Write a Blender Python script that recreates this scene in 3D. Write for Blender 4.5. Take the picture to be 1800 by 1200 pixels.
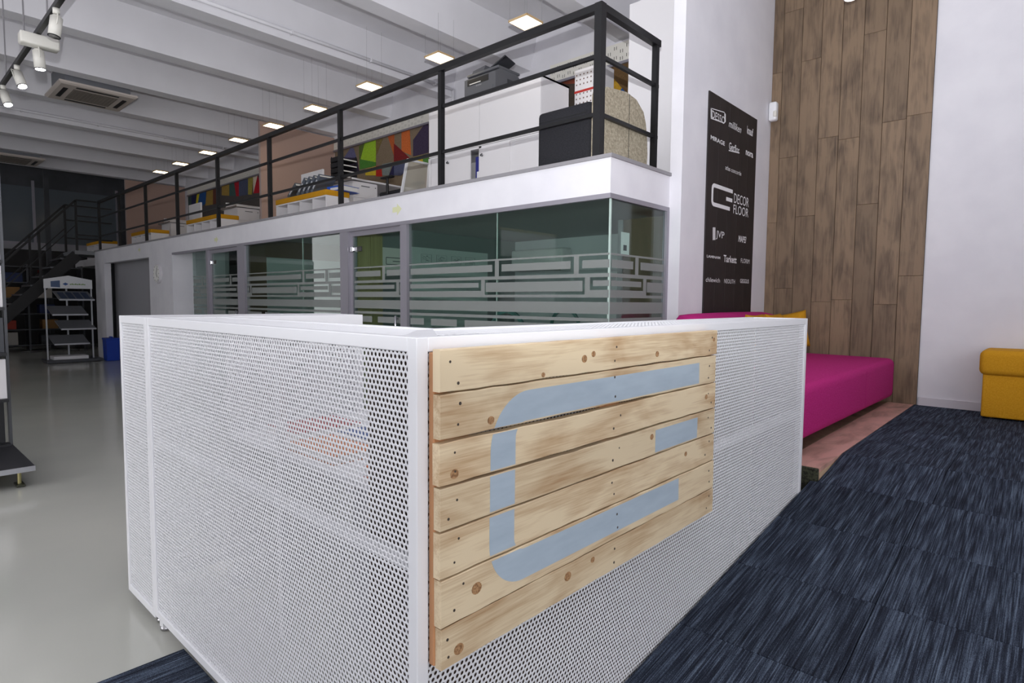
import bpy, bmesh, math, random
from mathutils import Vector, Matrix
from mathutils.geometry import tessellate_polygon
random.seed(7)
for o in list(bpy.data.objects): bpy.data.objects.remove(o, do_unlink=True)
SC = bpy.context.scene
COL = SC.collection

# ------------------------------------------------------------------ camera
F_PX, W_PX, H_PX, CAM_H = 1049.0, 1800.0, 1200.0, 1.30
yaw, pitch, roll = math.radians(42.417), math.radians(3.855), math.radians(0.484)
FW = Vector((-math.sin(yaw)*math.cos(pitch), math.cos(yaw)*math.cos(pitch), -math.sin(pitch)))
r0 = Vector((math.cos(yaw), math.sin(yaw), 0)); u0 = r0.cross(FW)
RT = math.cos(roll)*r0 + math.sin(roll)*u0
UP = -math.sin(roll)*r0 + math.cos(roll)*u0
CAMP = Vector((0, 0, CAM_H))
cd = bpy.data.cameras.new('camera'); cam = bpy.data.objects.new('camera', cd); COL.objects.link(cam)
cd.sensor_width = 36.0; cd.lens = 36.0*F_PX/W_PX; cd.clip_start = 0.02; cd.clip_end = 200
m = Matrix((RT, UP, -FW)).transposed().to_4x4(); m.translation = CAMP; cam.matrix_world = m
SC.camera = cam

def at(u, v, ax, val):
    """photo pixel -> point on the plane ax = val"""
    d = FW + RT*((u-900)/F_PX) - UP*((v-600)/F_PX); a = 'xyz'.index(ax)
    return CAMP + d*((val-CAMP[a])/d[a])

# ------------------------------------------------------------------ world, lights, exposure
wd = bpy.data.worlds.new('daylight'); SC.world = wd; wd.use_nodes = True
bg = wd.node_tree.nodes['Background']; bg.inputs[0].default_value = (0.98, 0.97, 1.0, 1); bg.inputs[1].default_value = 2.35
# the photographer's flash sits above the lens, its head tilted up toward the mezzanine
fl = bpy.data.lights.new('camera_flash_offscreen', 'SPOT'); fl.energy = 860; fl.shadow_soft_size = 0.01; fl.color = (0.97, 0.98, 1.0)
fl.spot_size = math.radians(146); fl.spot_blend = 1.0
flo = bpy.data.objects.new('camera_flash_offscreen', fl); COL.objects.link(flo); flo.location = (0.01, -0.02, 1.565)
FT = math.radians(53)
flo.rotation_euler = Vector((-math.sin(yaw)*math.cos(FT), math.cos(yaw)*math.cos(FT), math.sin(FT))).to_track_quat('-Z', 'Y').to_euler()
SC.view_settings.view_transform = 'Standard'; SC.view_settings.look = 'None'
SC.view_settings.gamma = 1; SC.view_settings.use_curve_mapping = False
SC.view_settings.exposure = 0.10

# ------------------------------------------------------------------ materials
def lin(c):
    return tuple(((x/255)/12.92 if x/255 <= .04045 else ((x/255+.055)/1.055)**2.4) for x in c)
MATS = {}
def mat(name, rgb=(200, 200, 200), rough=.5, metal=0, **k):
    if name in MATS: return MATS[name]
    M = bpy.data.materials.new(name); M.use_nodes = True; nt = M.node_tree; b = nt.nodes['Principled BSDF']
    c = lin(rgb); b.inputs['Base Color'].default_value = (*c, 1); b.inputs['Roughness'].default_value = rough
    b.inputs['Metallic'].default_value = metal
    if 'spec' in k: b.inputs['Specular IOR Level'].default_value = k['spec']
    if 'emit' in k:
        b.inputs['Emission Color'].default_value = (*lin(k.get('ecol', rgb)), 1); b.inputs['Emission Strength'].default_value = k['emit']
    if 'noise' in k:      # (scale xyz, second colour, contrast lo, hi)
        s, rgb2, lo, hi = k['noise']
        tc = nt.nodes.new('ShaderNodeTexCoord'); mp = nt.nodes.new('ShaderNodeMapping'); mp.inputs['Scale'].default_value = s
        nz = nt.nodes.new('ShaderNodeTexNoise'); nz.inputs['Scale'].default_value = 1; nz.inputs['Detail'].default_value = 6
        rp = nt.nodes.new('ShaderNodeValToRGB'); e = rp.color_ramp.elements
        e[0].position = lo; e[0].color = (*c, 1); e[1].position = hi; e[1].color = (*lin(rgb2), 1)
        L = nt.links.new
        if k.get('objrand'):
            oi = nt.nodes.new('ShaderNodeObjectInfo'); ad = nt.nodes.new('ShaderNodeVectorMath'); ad.operation = 'ADD'
            ml = nt.nodes.new('ShaderNodeMath'); ml.operation = 'MULTIPLY'; ml.inputs[1].default_value = 40
            L(oi.outputs['Random'], ml.inputs[0]); L(tc.outputs['Object'], ad.inputs[0]); L(ml.outputs[0], ad.inputs[1]); L(ad.outputs[0], mp.inputs[0])
        else:
            L(tc.outputs['Object'], mp.inputs[0])
        L(mp.outputs[0], nz.inputs['Vector']); L(nz.outputs['Fac'], rp.inputs[0])
        out = rp.outputs[0]
        if k.get('objrand'):
            hs = nt.nodes.new('ShaderNodeHueSaturation'); mr = nt.nodes.new('ShaderNodeMapRange')
            lo2, hi2 = k['objrand']; mr.inputs[3].default_value = lo2; mr.inputs[4].default_value = hi2
            L(oi.outputs['Random'], mr.inputs[0]); L(mr.outputs[0], hs.inputs['Value']); L(out, hs.inputs['Color']); out = hs.outputs[0]
        L(out, b.inputs['Base Color'])
        if k.get('bump'):
            bp = nt.nodes.new('ShaderNodeBump'); bp.inputs['Strength'].default_value = k['bump']; bp.inputs['Distance'].default_value = .004
            L(nz.outputs['Fac'], bp.inputs['Height']); L(bp.outputs[0], b.inputs['Normal'])
    MATS[name] = M
    return M
def weave(name, rgb, rgb2, sc=700, rough=.85, bump=.25):
    """cloth: crossed fine noise"""
    M = mat(name, rgb, rough, spec=.2); nt = M.node_tree; b = nt.nodes['Principled BSDF']; L = nt.links.new
    tc = nt.nodes.new('ShaderNodeTexCoord'); ns = []
    for s in ((sc, sc*.12, sc*.12), (sc*.12, sc, sc*.12), (sc*.12, sc*.12, sc)):
        mp = nt.nodes.new('ShaderNodeMapping'); mp.inputs['Scale'].default_value = s
        nz = nt.nodes.new('ShaderNodeTexNoise'); nz.inputs['Scale'].default_value = 1; nz.inputs['Detail'].default_value = 2
        L(tc.outputs['Object'], mp.inputs[0]); L(mp.outputs[0], nz.inputs['Vector']); ns.append(nz)
    a = nt.nodes.new('ShaderNodeMath'); a.operation = 'ADD'; L(ns[0].outputs['Fac'], a.inputs[0]); L(ns[1].outputs['Fac'], a.inputs[1])
    a2 = nt.nodes.new('ShaderNodeMath'); a2.operation = 'ADD'; L(a.outputs[0], a2.inputs[0]); L(ns[2].outputs['Fac'], a2.inputs[1])
    mr = nt.nodes.new('ShaderNodeMapRange'); mr.inputs[1].default_value = 1.2; mr.inputs[2].default_value = 1.8
    mx = nt.nodes.new('ShaderNodeMix'); mx.data_type = 'RGBA'; mx.inputs[6].default_value = (*lin(rgb), 1); mx.inputs[7].default_value = (*lin(rgb2), 1)
    L(a2.outputs[0], mr.inputs[0]); L(mr.outputs[0], mx.inputs[0]); L(mx.outputs[2], b.inputs['Base Color'])
    bp = nt.nodes.new('ShaderNodeBump'); bp.inputs['Strength'].default_value = bump; bp.inputs['Distance'].default_value = .002
    L(a2.outputs[0], bp.inputs['Height']); L(bp.outputs[0], b.inputs['Normal'])
    return M
def wood(name, light, dark, axis, ring=14, rough=.6, val=(.85, 1.12), knots=None, streak=1.0):
    """planks whose grain runs along one axis; every plank gets its own offset and tone"""
    M = mat(name, light, rough); nt = M.node_tree; b = nt.nodes['Principled BSDF']; L = nt.links.new; N = nt.nodes.new
    tc = N('ShaderNodeTexCoord'); oi = N('ShaderNodeObjectInfo'); ml = N('ShaderNodeMath'); ml.operation = 'MULTIPLY'; ml.inputs[1].default_value = 37
    L(oi.outputs['Random'], ml.inputs[0]); ad = N('ShaderNodeVectorMath'); ad.operation = 'ADD'; L(tc.outputs['Object'], ad.inputs[0]); L(ml.outputs[0], ad.inputs[1])
    def nz(scale_along, scale_across, det, dist=0):
        mp = N('ShaderNodeMapping'); s = [scale_across]*3; s['xyz'.index(axis)] = scale_along; mp.inputs['Scale'].default_value = s
        n = N('ShaderNodeTexNoise'); n.inputs['Scale'].default_value = 1; n.inputs['Detail'].default_value = det; n.inputs['Distortion'].default_value = dist
        L(ad.outputs[0], mp.inputs[0]); L(mp.outputs[0], n.inputs['Vector']); return n
    big = nz(2.2, ring, 3, 1.2); fine = nz(9, 260, 3); blotch = nz(3, 7, 3, .6)
    rp = N('ShaderNodeValToRGB'); e = rp.color_ramp.elements; e[0].position = .36; e[0].color = (*lin(dark), 1); e[1].position = .60; e[1].color = (*lin(light), 1)
    sm = N('ShaderNodeMath'); sm.operation = 'MULTIPLY_ADD'; sm.inputs[1].default_value = .45*streak; L(big.outputs['Fac'], sm.inputs[0])
    s2 = N('ShaderNodeMath'); s2.operation = 'MULTIPLY_ADD'; s2.inputs[1].default_value = .25*streak; L(fine.outputs['Fac'], s2.inputs[0])
    s3 = N('ShaderNodeMath'); s3.operation = 'MULTIPLY'; s3.inputs[1].default_value = 1.1-.7*streak; L(blotch.outputs['Fac'], s3.inputs[0])
    L(s3.outputs[0], s2.inputs[2]); L(s2.outputs[0], sm.inputs[2]); L(sm.outputs[0], rp.inputs[0])
    hs = N('ShaderNodeHueSaturation'); mr = N('ShaderNodeMapRange'); mr.inputs[3].default_value, mr.inputs[4].default_value = val
    L(oi.outputs['Random'], mr.inputs[0]); L(mr.outputs[0], hs.inputs['Value']); L(rp.outputs[0], hs.inputs['Color'])
    L(hs.outputs[0], b.inputs['Base Color'])
    bp = N('ShaderNodeBump'); bp.inputs['Strength'].default_value = .25; bp.inputs['Distance'].default_value = .002
    L(sm.outputs[0], bp.inputs['Height']); L(bp.outputs[0], b.inputs['Normal'])
    return M
def glass(name, tint=(215, 232, 226), refl=1.0):
    M = bpy.data.materials.new(name); M.use_nodes = True; nt = M.node_tree; nt.nodes.clear(); N = nt.nodes.new; L = nt.links.new
    o = N('ShaderNodeOutputMaterial'); t = N('ShaderNodeBsdfTransparent'); t.inputs[0].default_value = (*lin(tint), 1)
    g = N('ShaderNodeBsdfGlossy'); g.inputs['Roughness'].default_value = .0; fr = N('ShaderNodeFresnel'); ge = N('ShaderNodeNewGeometry'); io = N('ShaderNodeMapRange'); io.inputs[3].default_value = 1.5; io.inputs[4].default_value = 1/1.5
    L(ge.outputs['Backfacing'], io.inputs[0]); L(io.outputs[0], fr.inputs[0])
    mx = N('ShaderNodeMixShader'); L(fr.outputs[0], mx.inputs[0]); L(t.outputs[0], mx.inputs[1]); L(g.outputs[0], mx.inputs[2]); L(mx.outputs[0], o.inputs[0])
    MATS[name] = M; return M
def frost(name):
    M = bpy.data.materials.new(name); M.use_nodes = True; nt = M.node_tree; nt.nodes.clear(); N = nt.nodes.new; L = nt.links.new
    o = N('ShaderNodeOutputMaterial'); t = N('ShaderNodeBsdfTransparent'); t.inputs[0].default_value = (.72, .76, .75, 1)
    d = N('ShaderNodeBsdfDiffuse'); d.inputs[0].default_value = (.36, .375, .365, 1)
    mx = N('ShaderNodeMixShader'); mx.inputs[0].default_value = .55; L(t.outputs[0], mx.inputs[1]); L(d.outputs[0], mx.inputs[2]); L(mx.outputs[0], o.inputs[0])
    MATS[name] = M; return M

WALL = mat('wall_paint', (226, 225, 230), .7, noise=((3, 3, 3), (218, 217, 223), .35, .65))
CEIL = mat('ceiling_paint', (230, 229, 234), .75, noise=((2, 2, 2), (223, 222, 227), .3, .7))
WHITE = mat('powder_white', (234, 235, 238), .38)
LAMW = mat('white_laminate', (232, 230, 232), .42)
EPOXY = mat('epoxy_floor', (197, 197, 188), .14, spec=.55, noise=((.7, .7, .7), (187, 188, 180), .35, .65))
BLACKM = mat('black_steel', (17, 17, 19), .42, spec=.4)
GREYF = mat('grey_anodised_frame', (150, 147, 156), .4, .35)
GREYT = mat('grey_cap', (140, 138, 142), .5)
CHROME = mat('chrome', (200, 200, 205), .15, 1)
MAG = weave('magenta_cloth', (170, 25, 103), (194, 46, 130), 900)
MUS = weave('mustard_cloth', (196, 138, 22), (214, 158, 40), 800)
LINEN = weave('linen_cloth', (132, 124, 106), (182, 172, 152), 420, bump=.2)
BLACKC = weave('black_cloth', (34, 34, 38), (46, 46, 50), 700)
PINKP = weave('taupe_pink_felt', (186, 156, 142), (198, 170, 156), 900)
GLASS = glass('clear_glass', (232, 242, 238)); FROST = frost('frosted_film')
GEDGE = mat('glass_edge', (176, 196, 188), .2)
DARK = mat('dark_interior', (60, 60, 62), .8)
DKWALL = mat('dark_grey_wall', (72, 74, 78), .7, noise=((1.5, 1.5, 1.5), (60, 62, 66), .4, .6))
GREYW = mat('mid_grey_board', (150, 150, 155), .6)
PINE = wood('pallet_pine', (230, 211, 176), (172, 132, 88), 'y', 22, .6, (.92, 1.04), streak=.8)
BATTEN = wood('batten_wood', (196, 142, 98), (150, 100, 62), 'z', 30, .65, (.95, 1.05))
OLDOAK = wood('aged_oak', (130, 109, 87), (78, 63, 50), 'z', 30, .62, (.84, 1.16), streak=.85)
PINKWOOD = wood('pinkish_plank', (208, 162, 148), (150, 118, 102), 'y', 10, .5, (.95, 1.05), streak=.5)
PAINT = mat('grey_blue_paint', (178, 194, 206), .55, noise=((40, 8, 40), (168, 184, 197), .35, .7))

# ------------------------------------------------------------------ mesh helpers
class MB:
    def __init__(s): s.v = []; s.f = []
    def add(s, vs, fs):
        n = len(s.v); s.v += [tuple(p) for p in vs]; s.f += [tuple(n+i for i in f) for f in fs]; return s
    def box(s, a, b):
        x0, y0, z0 = (min(a[i], b[i]) for i in range(3)); x1, y1, z1 = (max(a[i], b[i]) for i in range(3))
        return s.add([(x0,y0,z0),(x1,y0,z0),(x1,y1,z0),(x0,y1,z0),(x0,y0,z1),(x1,y0,z1),(x1,y1,z1),(x0,y1,z1)],
                     [(3,2,1,0),(4,5,6,7),(0,1,5,4),(1,2,6,5),(2,3,7,6),(3,0,4,7)])
    def tube(s, a, b, r, n=12, r2=None, caps=True):
        a = Vector(a); b = Vector(b); d = (b-a).normalized(); r2 = r if r2 is None else r2
        h = Vector((0,0,1)) if abs(d.z) < .9 else Vector((1,0,0)); p = d.cross(h).normalized(); q = d.cross(p)
        vs = []
        for c, rr in ((a, r), (b, r2)):
            for k in range(n):
                t = 2*math.pi*k/n; vs.append(c+(p*math.cos(t)+q*math.sin(t))*rr)
        fs = [(k, (k+1) % n, n+(k+1) % n, n+k) for k in range(n)]
        if caps: fs += [tuple(range(n))[::-1], tuple(range(n, 2*n))]
        return s.add(vs, fs)
    def bar(s, a, b, w, h, up=(0,0,1)):
        """square bar from a to b"""
        a = Vector(a); b = Vector(b); d = (b-a).normalized(); up = Vector(up)
        p = d.cross(up).normalized(); q = p.cross(d).normalized(); vs = []
        for c in (a, b):
            for i, j in ((-1,-1),(1,-1),(1,1),(-1,1)): vs.append(c+p*(i*w/2)+q*(j*h/2))
        return s.add(vs, [(3,2,1,0),(4,5,6,7),(0,1,5,4),(1,2,6,5),(2,3,7,6),(3,0,4,7)])
    def prism(s, poly, n, d):
        """polygon (3d points) extruded by vector n*d"""
        off = Vector(n)*d; k = len(poly); P = [Vector(p) for p in poly]
        tri = tessellate_polygon([P]); n0 = len(s.v)
        s.v += [tuple(p) for p in P]+[tuple(p+off) for p in P]
        s.f += [tuple(n0+i for i in t)[::-1] for t in tri]+[tuple(n0+k+i for i in t) for t in tri]
        s.f += [(n0+i, n0+(i+1) % k, n0+k+(i+1) % k, n0+k+i) for i in range(k)]
        return s
    def loft(s, rings, caps=True):
        n = len(rings[0]); n0 = len(s.v)
        for r in rings: s.v += [tuple(p) for p in r]
        for i in range(len(rings)-1):
            for k in range(n):
                s.f.append((n0+i*n+k, n0+i*n+(k+1) % n, n0+(i+1)*n+(k+1) % n, n0+(i+1)*n+k))
        if caps: s.f += [tuple(range(n0, n0+n))[::-1], tuple(range(n0+(len(rings)-1)*n, n0+len(rings)*n))]
        return s
    def rbox(s, a, b, r, seg=2):
        bm = bmesh.new(); x0, y0, z0 = (min(a[i], b[i]) for i in range(3)); x1, y1, z1 = (max(a[i], b[i]) for i in range(3))
        bmesh.ops.create_cube(bm, size=1)
        for v in bm.verts: v.co = Vector((x0+(v.co.x+.5)*(x1-x0), y0+(v.co.y+.5)*(y1-y0), z0+(v.co.z+.5)*(z1-z0)))
        bmesh.ops.bevel(bm, geom=list(bm.edges), offset=r, segments=seg, affect='EDGES', profile=.5)
        bm.verts.index_update(); s.add([v.co.copy() for v in bm.verts], [[v.index for v in f.verts] for f in bm.faces]); bm.free(); return s
    def build(s, name, M, parent=None, smooth=False, world=True):
        me = bpy.data.meshes.new(name); off = Vector((0,0,0))
        if parent is not None and world:
            off = parent.location.copy()
            if parent.parent: off += parent.parent.location
        me.from_pydata([tuple(Vector(p)-off) for p in s.v], [], s.f)
        bm = bmesh.new(); bm.from_mesh(me); bmesh.ops.recalc_face_normals(bm, faces=bm.faces); bm.to_mesh(me); bm.free()
        me.materials.append(M)
        if smooth:
            for p in me.polygons: p.use_smooth = True
        o = bpy.data.objects.new(name, me); COL.objects.link(o)
        if parent: o.parent = parent
        return o
def tag(o, label, cat, group=None):
    o['label'] = label; o['category'] = cat
    if group: o['group'] = group
    return o
def thing(name, label, cat, loc=(0,0,0), group=None, rz=0):
    o = bpy.data.objects.new(name, None); COL.objects.link(o); o.location = loc; o.rotation_euler.z = rz
    o.empty_display_size = .1
    return tag(o, label, cat, group)
def struct(name, mb, M, parent=None):
    o = mb.build(name, M, parent)
    if parent is None: o['kind'] = 'structure'
    return o
def sempty(name, loc=(0,0,0)):
    o = bpy.data.objects.new(name, None); COL.objects.link(o); o.location = loc; o['kind'] = 'structure'; return o
def dup(root, loc, label=None, rz=None):
    r = root.copy(); COL.objects.link(r); r.location = loc
    if rz is not None: r.rotation_euler.z = rz
    if label: r['label'] = label
    for ch in list(root.children):
        c = ch.copy(); COL.objects.link(c); c.parent = r
        for g in list(ch.children):
            d = g.copy(); COL.objects.link(d); d.parent = c
    return r
def B(*a): return MB().box(*a)
def text_mesh(body, width, height, origin, ux, uy, depth, name, M, parent, bold=0.0, shear=0.0):
    """flat lettering scaled to width x height metres, lower-left at origin, along ux / uy"""
    cu = bpy.data.curves.new('lettering', 'FONT'); cu.body = body; cu.size = 1; cu.extrude = 0; cu.offset = bold; cu.shear = shear; cu.resolution_u = 3
    ob = bpy.data.objects.new('lettering_tmp', cu); COL.objects.link(ob); bpy.context.view_layer.update()
    me = bpy.data.meshes.new_from_object(ob.evaluated_get(bpy.context.evaluated_depsgraph_get()))
    bpy.data.objects.remove(ob, do_unlink=True); bpy.data.curves.remove(cu)
    xs = [v.co.x for v in me.vertices]; ys = [v.co.y for v in me.vertices]
    x0, x1, y0, y1 = min(xs), max(xs), min(ys), max(ys); ux = Vector(ux); uy = Vector(uy); n = ux.cross(uy)
    off = parent.location if parent else Vector((0,0,0))
    for v in me.vertices:
        v.co = Vector(origin)+ux*((v.co.x-x0)/(x1-x0)*width)+uy*((v.co.y-y0)/(y1-y0)*height)+n*depth-off
    me.materials.clear(); me.materials.append(M); me.name = name
    o = bpy.data.objects.new(name, me); COL.objects.link(o)
    if parent: o.parent = parent
    return o
def perforated(name, M, parent, org, ux, uy, w, h, p=.0138, d=.0094, depth=.0016):
    """sheet with a triangular lattice of round holes, real holes with a wall"""
    import numpy as np
    org = Vector(org); ux = Vector(ux); uy = Vector(uy); n = ux.cross(uy)
    rp = p*math.sqrt(3)/2; R = p/math.sqrt(3); r = d/2; nu = int(w/p); nv = int(h/rp)
    u0_ = (w-(nu-.5)*p)/2+p*.0; v0_ = (h-(nv-1)*rp)/2
    cs = [(u0_+i*p+(p/2 if j % 2 else 0), v0_+j*rp) for j in range(nv) for i in range(nu) if u0_+i*p+(p/2 if j % 2 else 0) < w-p*.3]
    C = np.array(cs); k = len(C)
    ah = np.radians(30+60*np.arange(6)); ai = np.radians(30*np.arange(12))
    tmpl = np.concatenate([np.stack([R*np.cos(ah), R*np.sin(ah)], 1), np.stack([r*np.cos(ai), r*np.sin(ai)], 1), np.stack([r*np.cos(ai), r*np.sin(ai)], 1)])
    P2 = C[:, None, :]+tmpl[None]; z = np.zeros((k, 30)); z[:, 18:] = -depth
    P = np.array(org-parent.location)[None, None]+P2[..., :1]*np.array(ux)+P2[..., 1:]*np.array(uy)+z[..., None]*np.array(n)
    fs = []
    for s in range(6):
        a, b2 = s, (s+1) % 6; h30, h60, h90 = 6+(1+2*s) % 12, 6+(2+2*s) % 12, 6+(3+2*s) % 12
        fs += [(a, b2, h60), (a, h60, h30), (b2, h90, h60)]
    for s in range(12):
        a, b2 = 6+s, 6+(s+1) % 12
        fs += [(a, b2, b2+12), (a, b2+12, a+12)]
    fs = np.array(fs); allf = (fs[None]+30*np.arange(k)[:, None, None]).reshape(-1)
    me = bpy.data.meshes.new(name); nt = len(allf)//3
    me.vertices.add(k*30); me.vertices.foreach_set('co', P.reshape(-1).astype('f'))
    me.loops.add(nt*3); me.loops.foreach_set('vertex_index', allf.astype('i'))
    me.polygons.add(nt); me.polygons.foreach_set('loop_start', np.arange(0, nt*3, 3).astype('i'))
    me.update(calc_edges=True); me.materials.append(M)
    o = bpy.data.objects.new(name, me); COL.objects.link(o); o.parent = parent
    return o

def carpet(name):
    M = mat(name, (30, 36, 50), .95, spec=.1); nt = M.node_tree; b = nt.nodes['Principled BSDF']; L = nt.links.new; N = nt.nodes.new
    tc = N('ShaderNodeTexCoord'); oi = N('ShaderNodeObjectInfo'); ml = N('ShaderNodeMath'); ml.operation = 'MULTIPLY'; ml.inputs[1].default_value = 53
    L(oi.outputs['Random'], ml.inputs[0]); ad = N('ShaderNodeVectorMath'); ad.operation = 'ADD'; L(tc.outputs['Object'], ad.inputs[0]); L(ml.outputs[0], ad.inputs[1])
    def nz(s, det):
        mp = N('ShaderNodeMapping'); mp.inputs['Scale'].default_value = s; n = N('ShaderNodeTexNoise'); n.inputs['Scale'].default_value = 1; n.inputs['Detail'].default_value = det
        L(ad.outputs[0], mp.inputs[0]); L(mp.outputs[0], n.inputs['Vector']); return n
    st = nz((230, 5, 1), 3); st2 = nz((48, 3.5, 1), 2); fz = nz((620, 400, 400), 2)
    m1 = N('ShaderNodeMath'); m1.operation = 'MULTIPLY_ADD'; m1.inputs[1].default_value = .50; L(st.outputs['Fac'], m1.inputs[0])
    m2 = N('ShaderNodeMath'); m2.operation = 'MULTIPLY_ADD'; m2.inputs[1].default_value = .25; L(st2.outputs['Fac'], m2.inputs[0])
    m3 = N('ShaderNodeMath'); m3.operation = 'MULTIPLY'; m3.inputs[1].default_value = .45; L(fz.outputs['Fac'], m3.inputs[0])
    L(m3.outputs[0], m2.inputs[2]); L(m2.outputs[0], m1.inputs[2])
    rp = N('ShaderNodeValToRGB'); e = rp.color_ramp.elements
    e[0].position = .50; e[0].color = (*lin((27, 29, 37)), 1); e[1].position = .80; e[1].color = (*lin((114, 128, 146)), 1)
    x = e.new(.61); x.color = (*lin((49, 56, 70)), 1)
    hs = N('ShaderNodeHueSaturation'); mr = N('ShaderNodeMapRange'); mr.inputs[3].default_value = .85; mr.inputs[4].default_value = 1.15
    L(oi.outputs['Random'], mr.inputs[0]); L(mr.outputs[0], hs.inputs['Value']); L(m1.outputs[0], rp.inputs[0]); L(rp.outputs[0], hs.inputs['Color']); L(hs.outputs[0], b.inputs['Base Color'])
    bp = N('ShaderNodeBump'); bp.inputs['Strength'].default_value = .6; bp.inputs['Distance'].default_value = .004; L(m1.outputs[0], bp.inputs['Height']); L(bp.outputs[0], b.inputs['Normal'])
    return M
CARPET = carpet('navy_streaked_carpet')

# ================================================================== THE SETTING
YB, XP, YM, XM, ZM = 6.2, -2.2, 3.5, -2.3, 2.31        # back wall, poster wall, mezzanine front / end, mezzanine floor
struct('floor', B((-20.2, -4.2, -.12), (4.2, YB+.1, -.004)), EPOXY)
struct('wall_back', B((-20.2, YB, -.1), (4.2, YB+.15, 4.9)), WALL)
struct('wall_far', B((-20.35, -4.2, -.1), (-20.2, YB+.15, 4.9)), DKWALL)
wl = MB(); wl.box((-17.9, -4.35, -.1), (-7.3, -4.2, 4.9)); wl.box((-2.0, -4.35, -.1), (4.2, -4.2, 4.9)); wl.box((-20.2, -4.35, 3.8), (-17.9, -4.2, 4.9)); wl.box((-20.2, -4.35, -.1), (-17.9, -4.2, .6)); wl.box((-7.3, -4.35, 4.4), (-2.0, -4.2, 4.9))  # unseen walls, their openings placed and sized to steer the daylight
wl.box((4.2, 2.0, -.1), (4.35, 6.35, 4.9)); wl.box((4.2, -4.35, 4.2), (4.35, 2.0, 4.9))
struct('wall_unseen_light_shaping', wl, WALL)
wp = struct('wall_right', B((XP-.1, 4.335, -.05), (XP, YB, 4.8)), WALL)
ceil_o = struct('ceiling', B((-20.2, -4.2, 4.80), (4.2, YB, 4.92)), CEIL)
bx = 4.0
x = -4.04+1.56*4
k = 0
while x > -19.5:
    b_ = MB(); y0, y1 = -4.2, YB
    ring = lambda y: [(x, y, 4.37), (x+.23, y, 4.37), (x+.34, y, 4.81), (x-.11, y, 4.81)]
    b_.loft([ring(y0), ring(y1)]); b_.build('ceiling_beam', CEIL, ceil_o)
    x -= 1.56
struct('baseboard_back', B((-.86, YB-.018, .42), (4.2, YB, .50)), mat('skirting', (214, 211, 216), .5))

# raised floor, ramp of carpet tiles and wooden platform
ZR, YR0, YR1 = .43, .42, 3.85
rampz = lambda y: 0 if y < YR0 else (ZR if y > YR1 else ZR*(y-YR0)/(YR1-YR0))
rb = MB()
pr = [(YR0, -.1), (YR0, -.012), (YR1, ZR-.012), (YB, ZR-.012), (YB, -.1)]
rb.prism([(-.921, y, z) for y, z in pr], (1, 0, 0), 5.0)
ramp = struct('floor_ramp', rb, mat('ramp_screed', (70, 70, 74), .9))
ys = [YR0+.49*i for i in range(8)]
ysf = [YR0-.5*i for i in range(5, 0, -1)]+ys+[YR1+.5*i for i in range(1, 5)]+[YB]
for i in range(len(ysf)-1):
    ya, yb = ysf[i], ysf[i+1]
    for j in range(7):
        xa = (-.89 if yb > 3.4 else -.9235)+.5*j; xb = xa+.5; g = .0012
        if xa > 2.4: continue
        cx, cy = (xa+xb)/2, (ya+yb)/2; t = MB()
        za, zb = rampz(ya), rampz(yb); th = .011; sx = xb-xa-2*g; e = .002
        def q(xx, yy, dz): return (xx, yy, za+(zb-za)*(yy-ya)/(yb-ya)+dz)
        jig = random.uniform(-.0006, .0006)
        lo = [q(xa+g, ya+g, -th), q(xb-g, ya+g, -th), q(xb-g, yb-g, -th), q(xa+g, yb-g, -th)]
        md = [q(xa+g, ya+g, -e), q(xb-g, ya+g, -e), q(xb-g, yb-g, -e), q(xa+g, yb-g, -e)]
        tp = [q(xa+g+e, ya+g+e, jig), q(xb-g-e, ya+g+e, jig), q(xb-g-e, yb-g-e, jig), q(xa+g+e, yb-g-e, jig)]
        t.loft([lo, md, tp]); o = t.build('carpet_tile', CARPET, ramp)
# carpet tiles on the flat floor beside the counter
for i in range(5):
    for j in range(3):
        xa = -2.33+.5*j; yb = .76-.5*i; g = .0012
        if xa > -1.0: continue
        MB().rbox((xa+g, yb-.5+g, -.008), (min(xa+.5, -.93)-g, yb-g, .006), .002, 1).build('carpet_tile', CARPET, ramp)
# wooden platform under the sofa
plat = struct('floor_platform', B((XP, 3.41, .0), (-.891, YB, ZR-.024)), mat('platform_front', (206, 178, 148), .6, noise=((4, 6, 60), (188, 158, 126), .35, .65)))
xs_ = [-.893, -1.09, -1.285, -1.48, -1.675, -1.87, -2.065, -2.2]
for i in range(7):
    MB().rbox((xs_[i]-(.0 if i == 0 else .0008), 3.41, ZR-.024), (xs_[i+1]+.0008, YB, ZR), .001, 1).build('plank', PINKWOOD if i % 2 == 0 else OLDOAK, plat)
gs = MB(); random.seed(3)
gm = mat('green_carpet_sample', (74, 76, 58), .95, noise=((90, 90, 90), (36, 38, 28), .4, .62), bump=1.0)
gs.rbox((-1.25, 3.385, .22), (-.895, 3.41, ZR-.003), .004, 1)
gs.build('carpet_edging', gm, plat)

# wood plank cladding on the back wall
clad = struct('wall_cladding', B((-2.2, YB-.012, ZR), (-.872, YB, 4.8)), mat('cladding_back', (40, 32, 28), .8))
colx = [-2.2, -2.105, -1.932, -1.758, -1.583, -1.408, -1.235, -1.054, -.872]
joints = [[2.10, 3.55], [2.72, 1.45, 4.1], [2.14, 3.6], [1.32, 2.85, 4.2], [2.81, 1.34, 4.25], [2.20, 3.7], [1.30, 2.9, 4.3], [2.92, 1.55, 4.35]]
for i in range(8):
    zs = [ZR]+sorted(joints[i])+[4.8]; xa, xb = colx[i]+.0015, colx[i+1]-.0015
    for a, b in zip(zs[:-1], zs[1:]):
        MB().rbox((xa, YB-.022-random.uniform(0, .0015), a+.0006), (xb, YB-.011, b-.0006), .0022, 1).build('plank', OLDOAK, clad)

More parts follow.
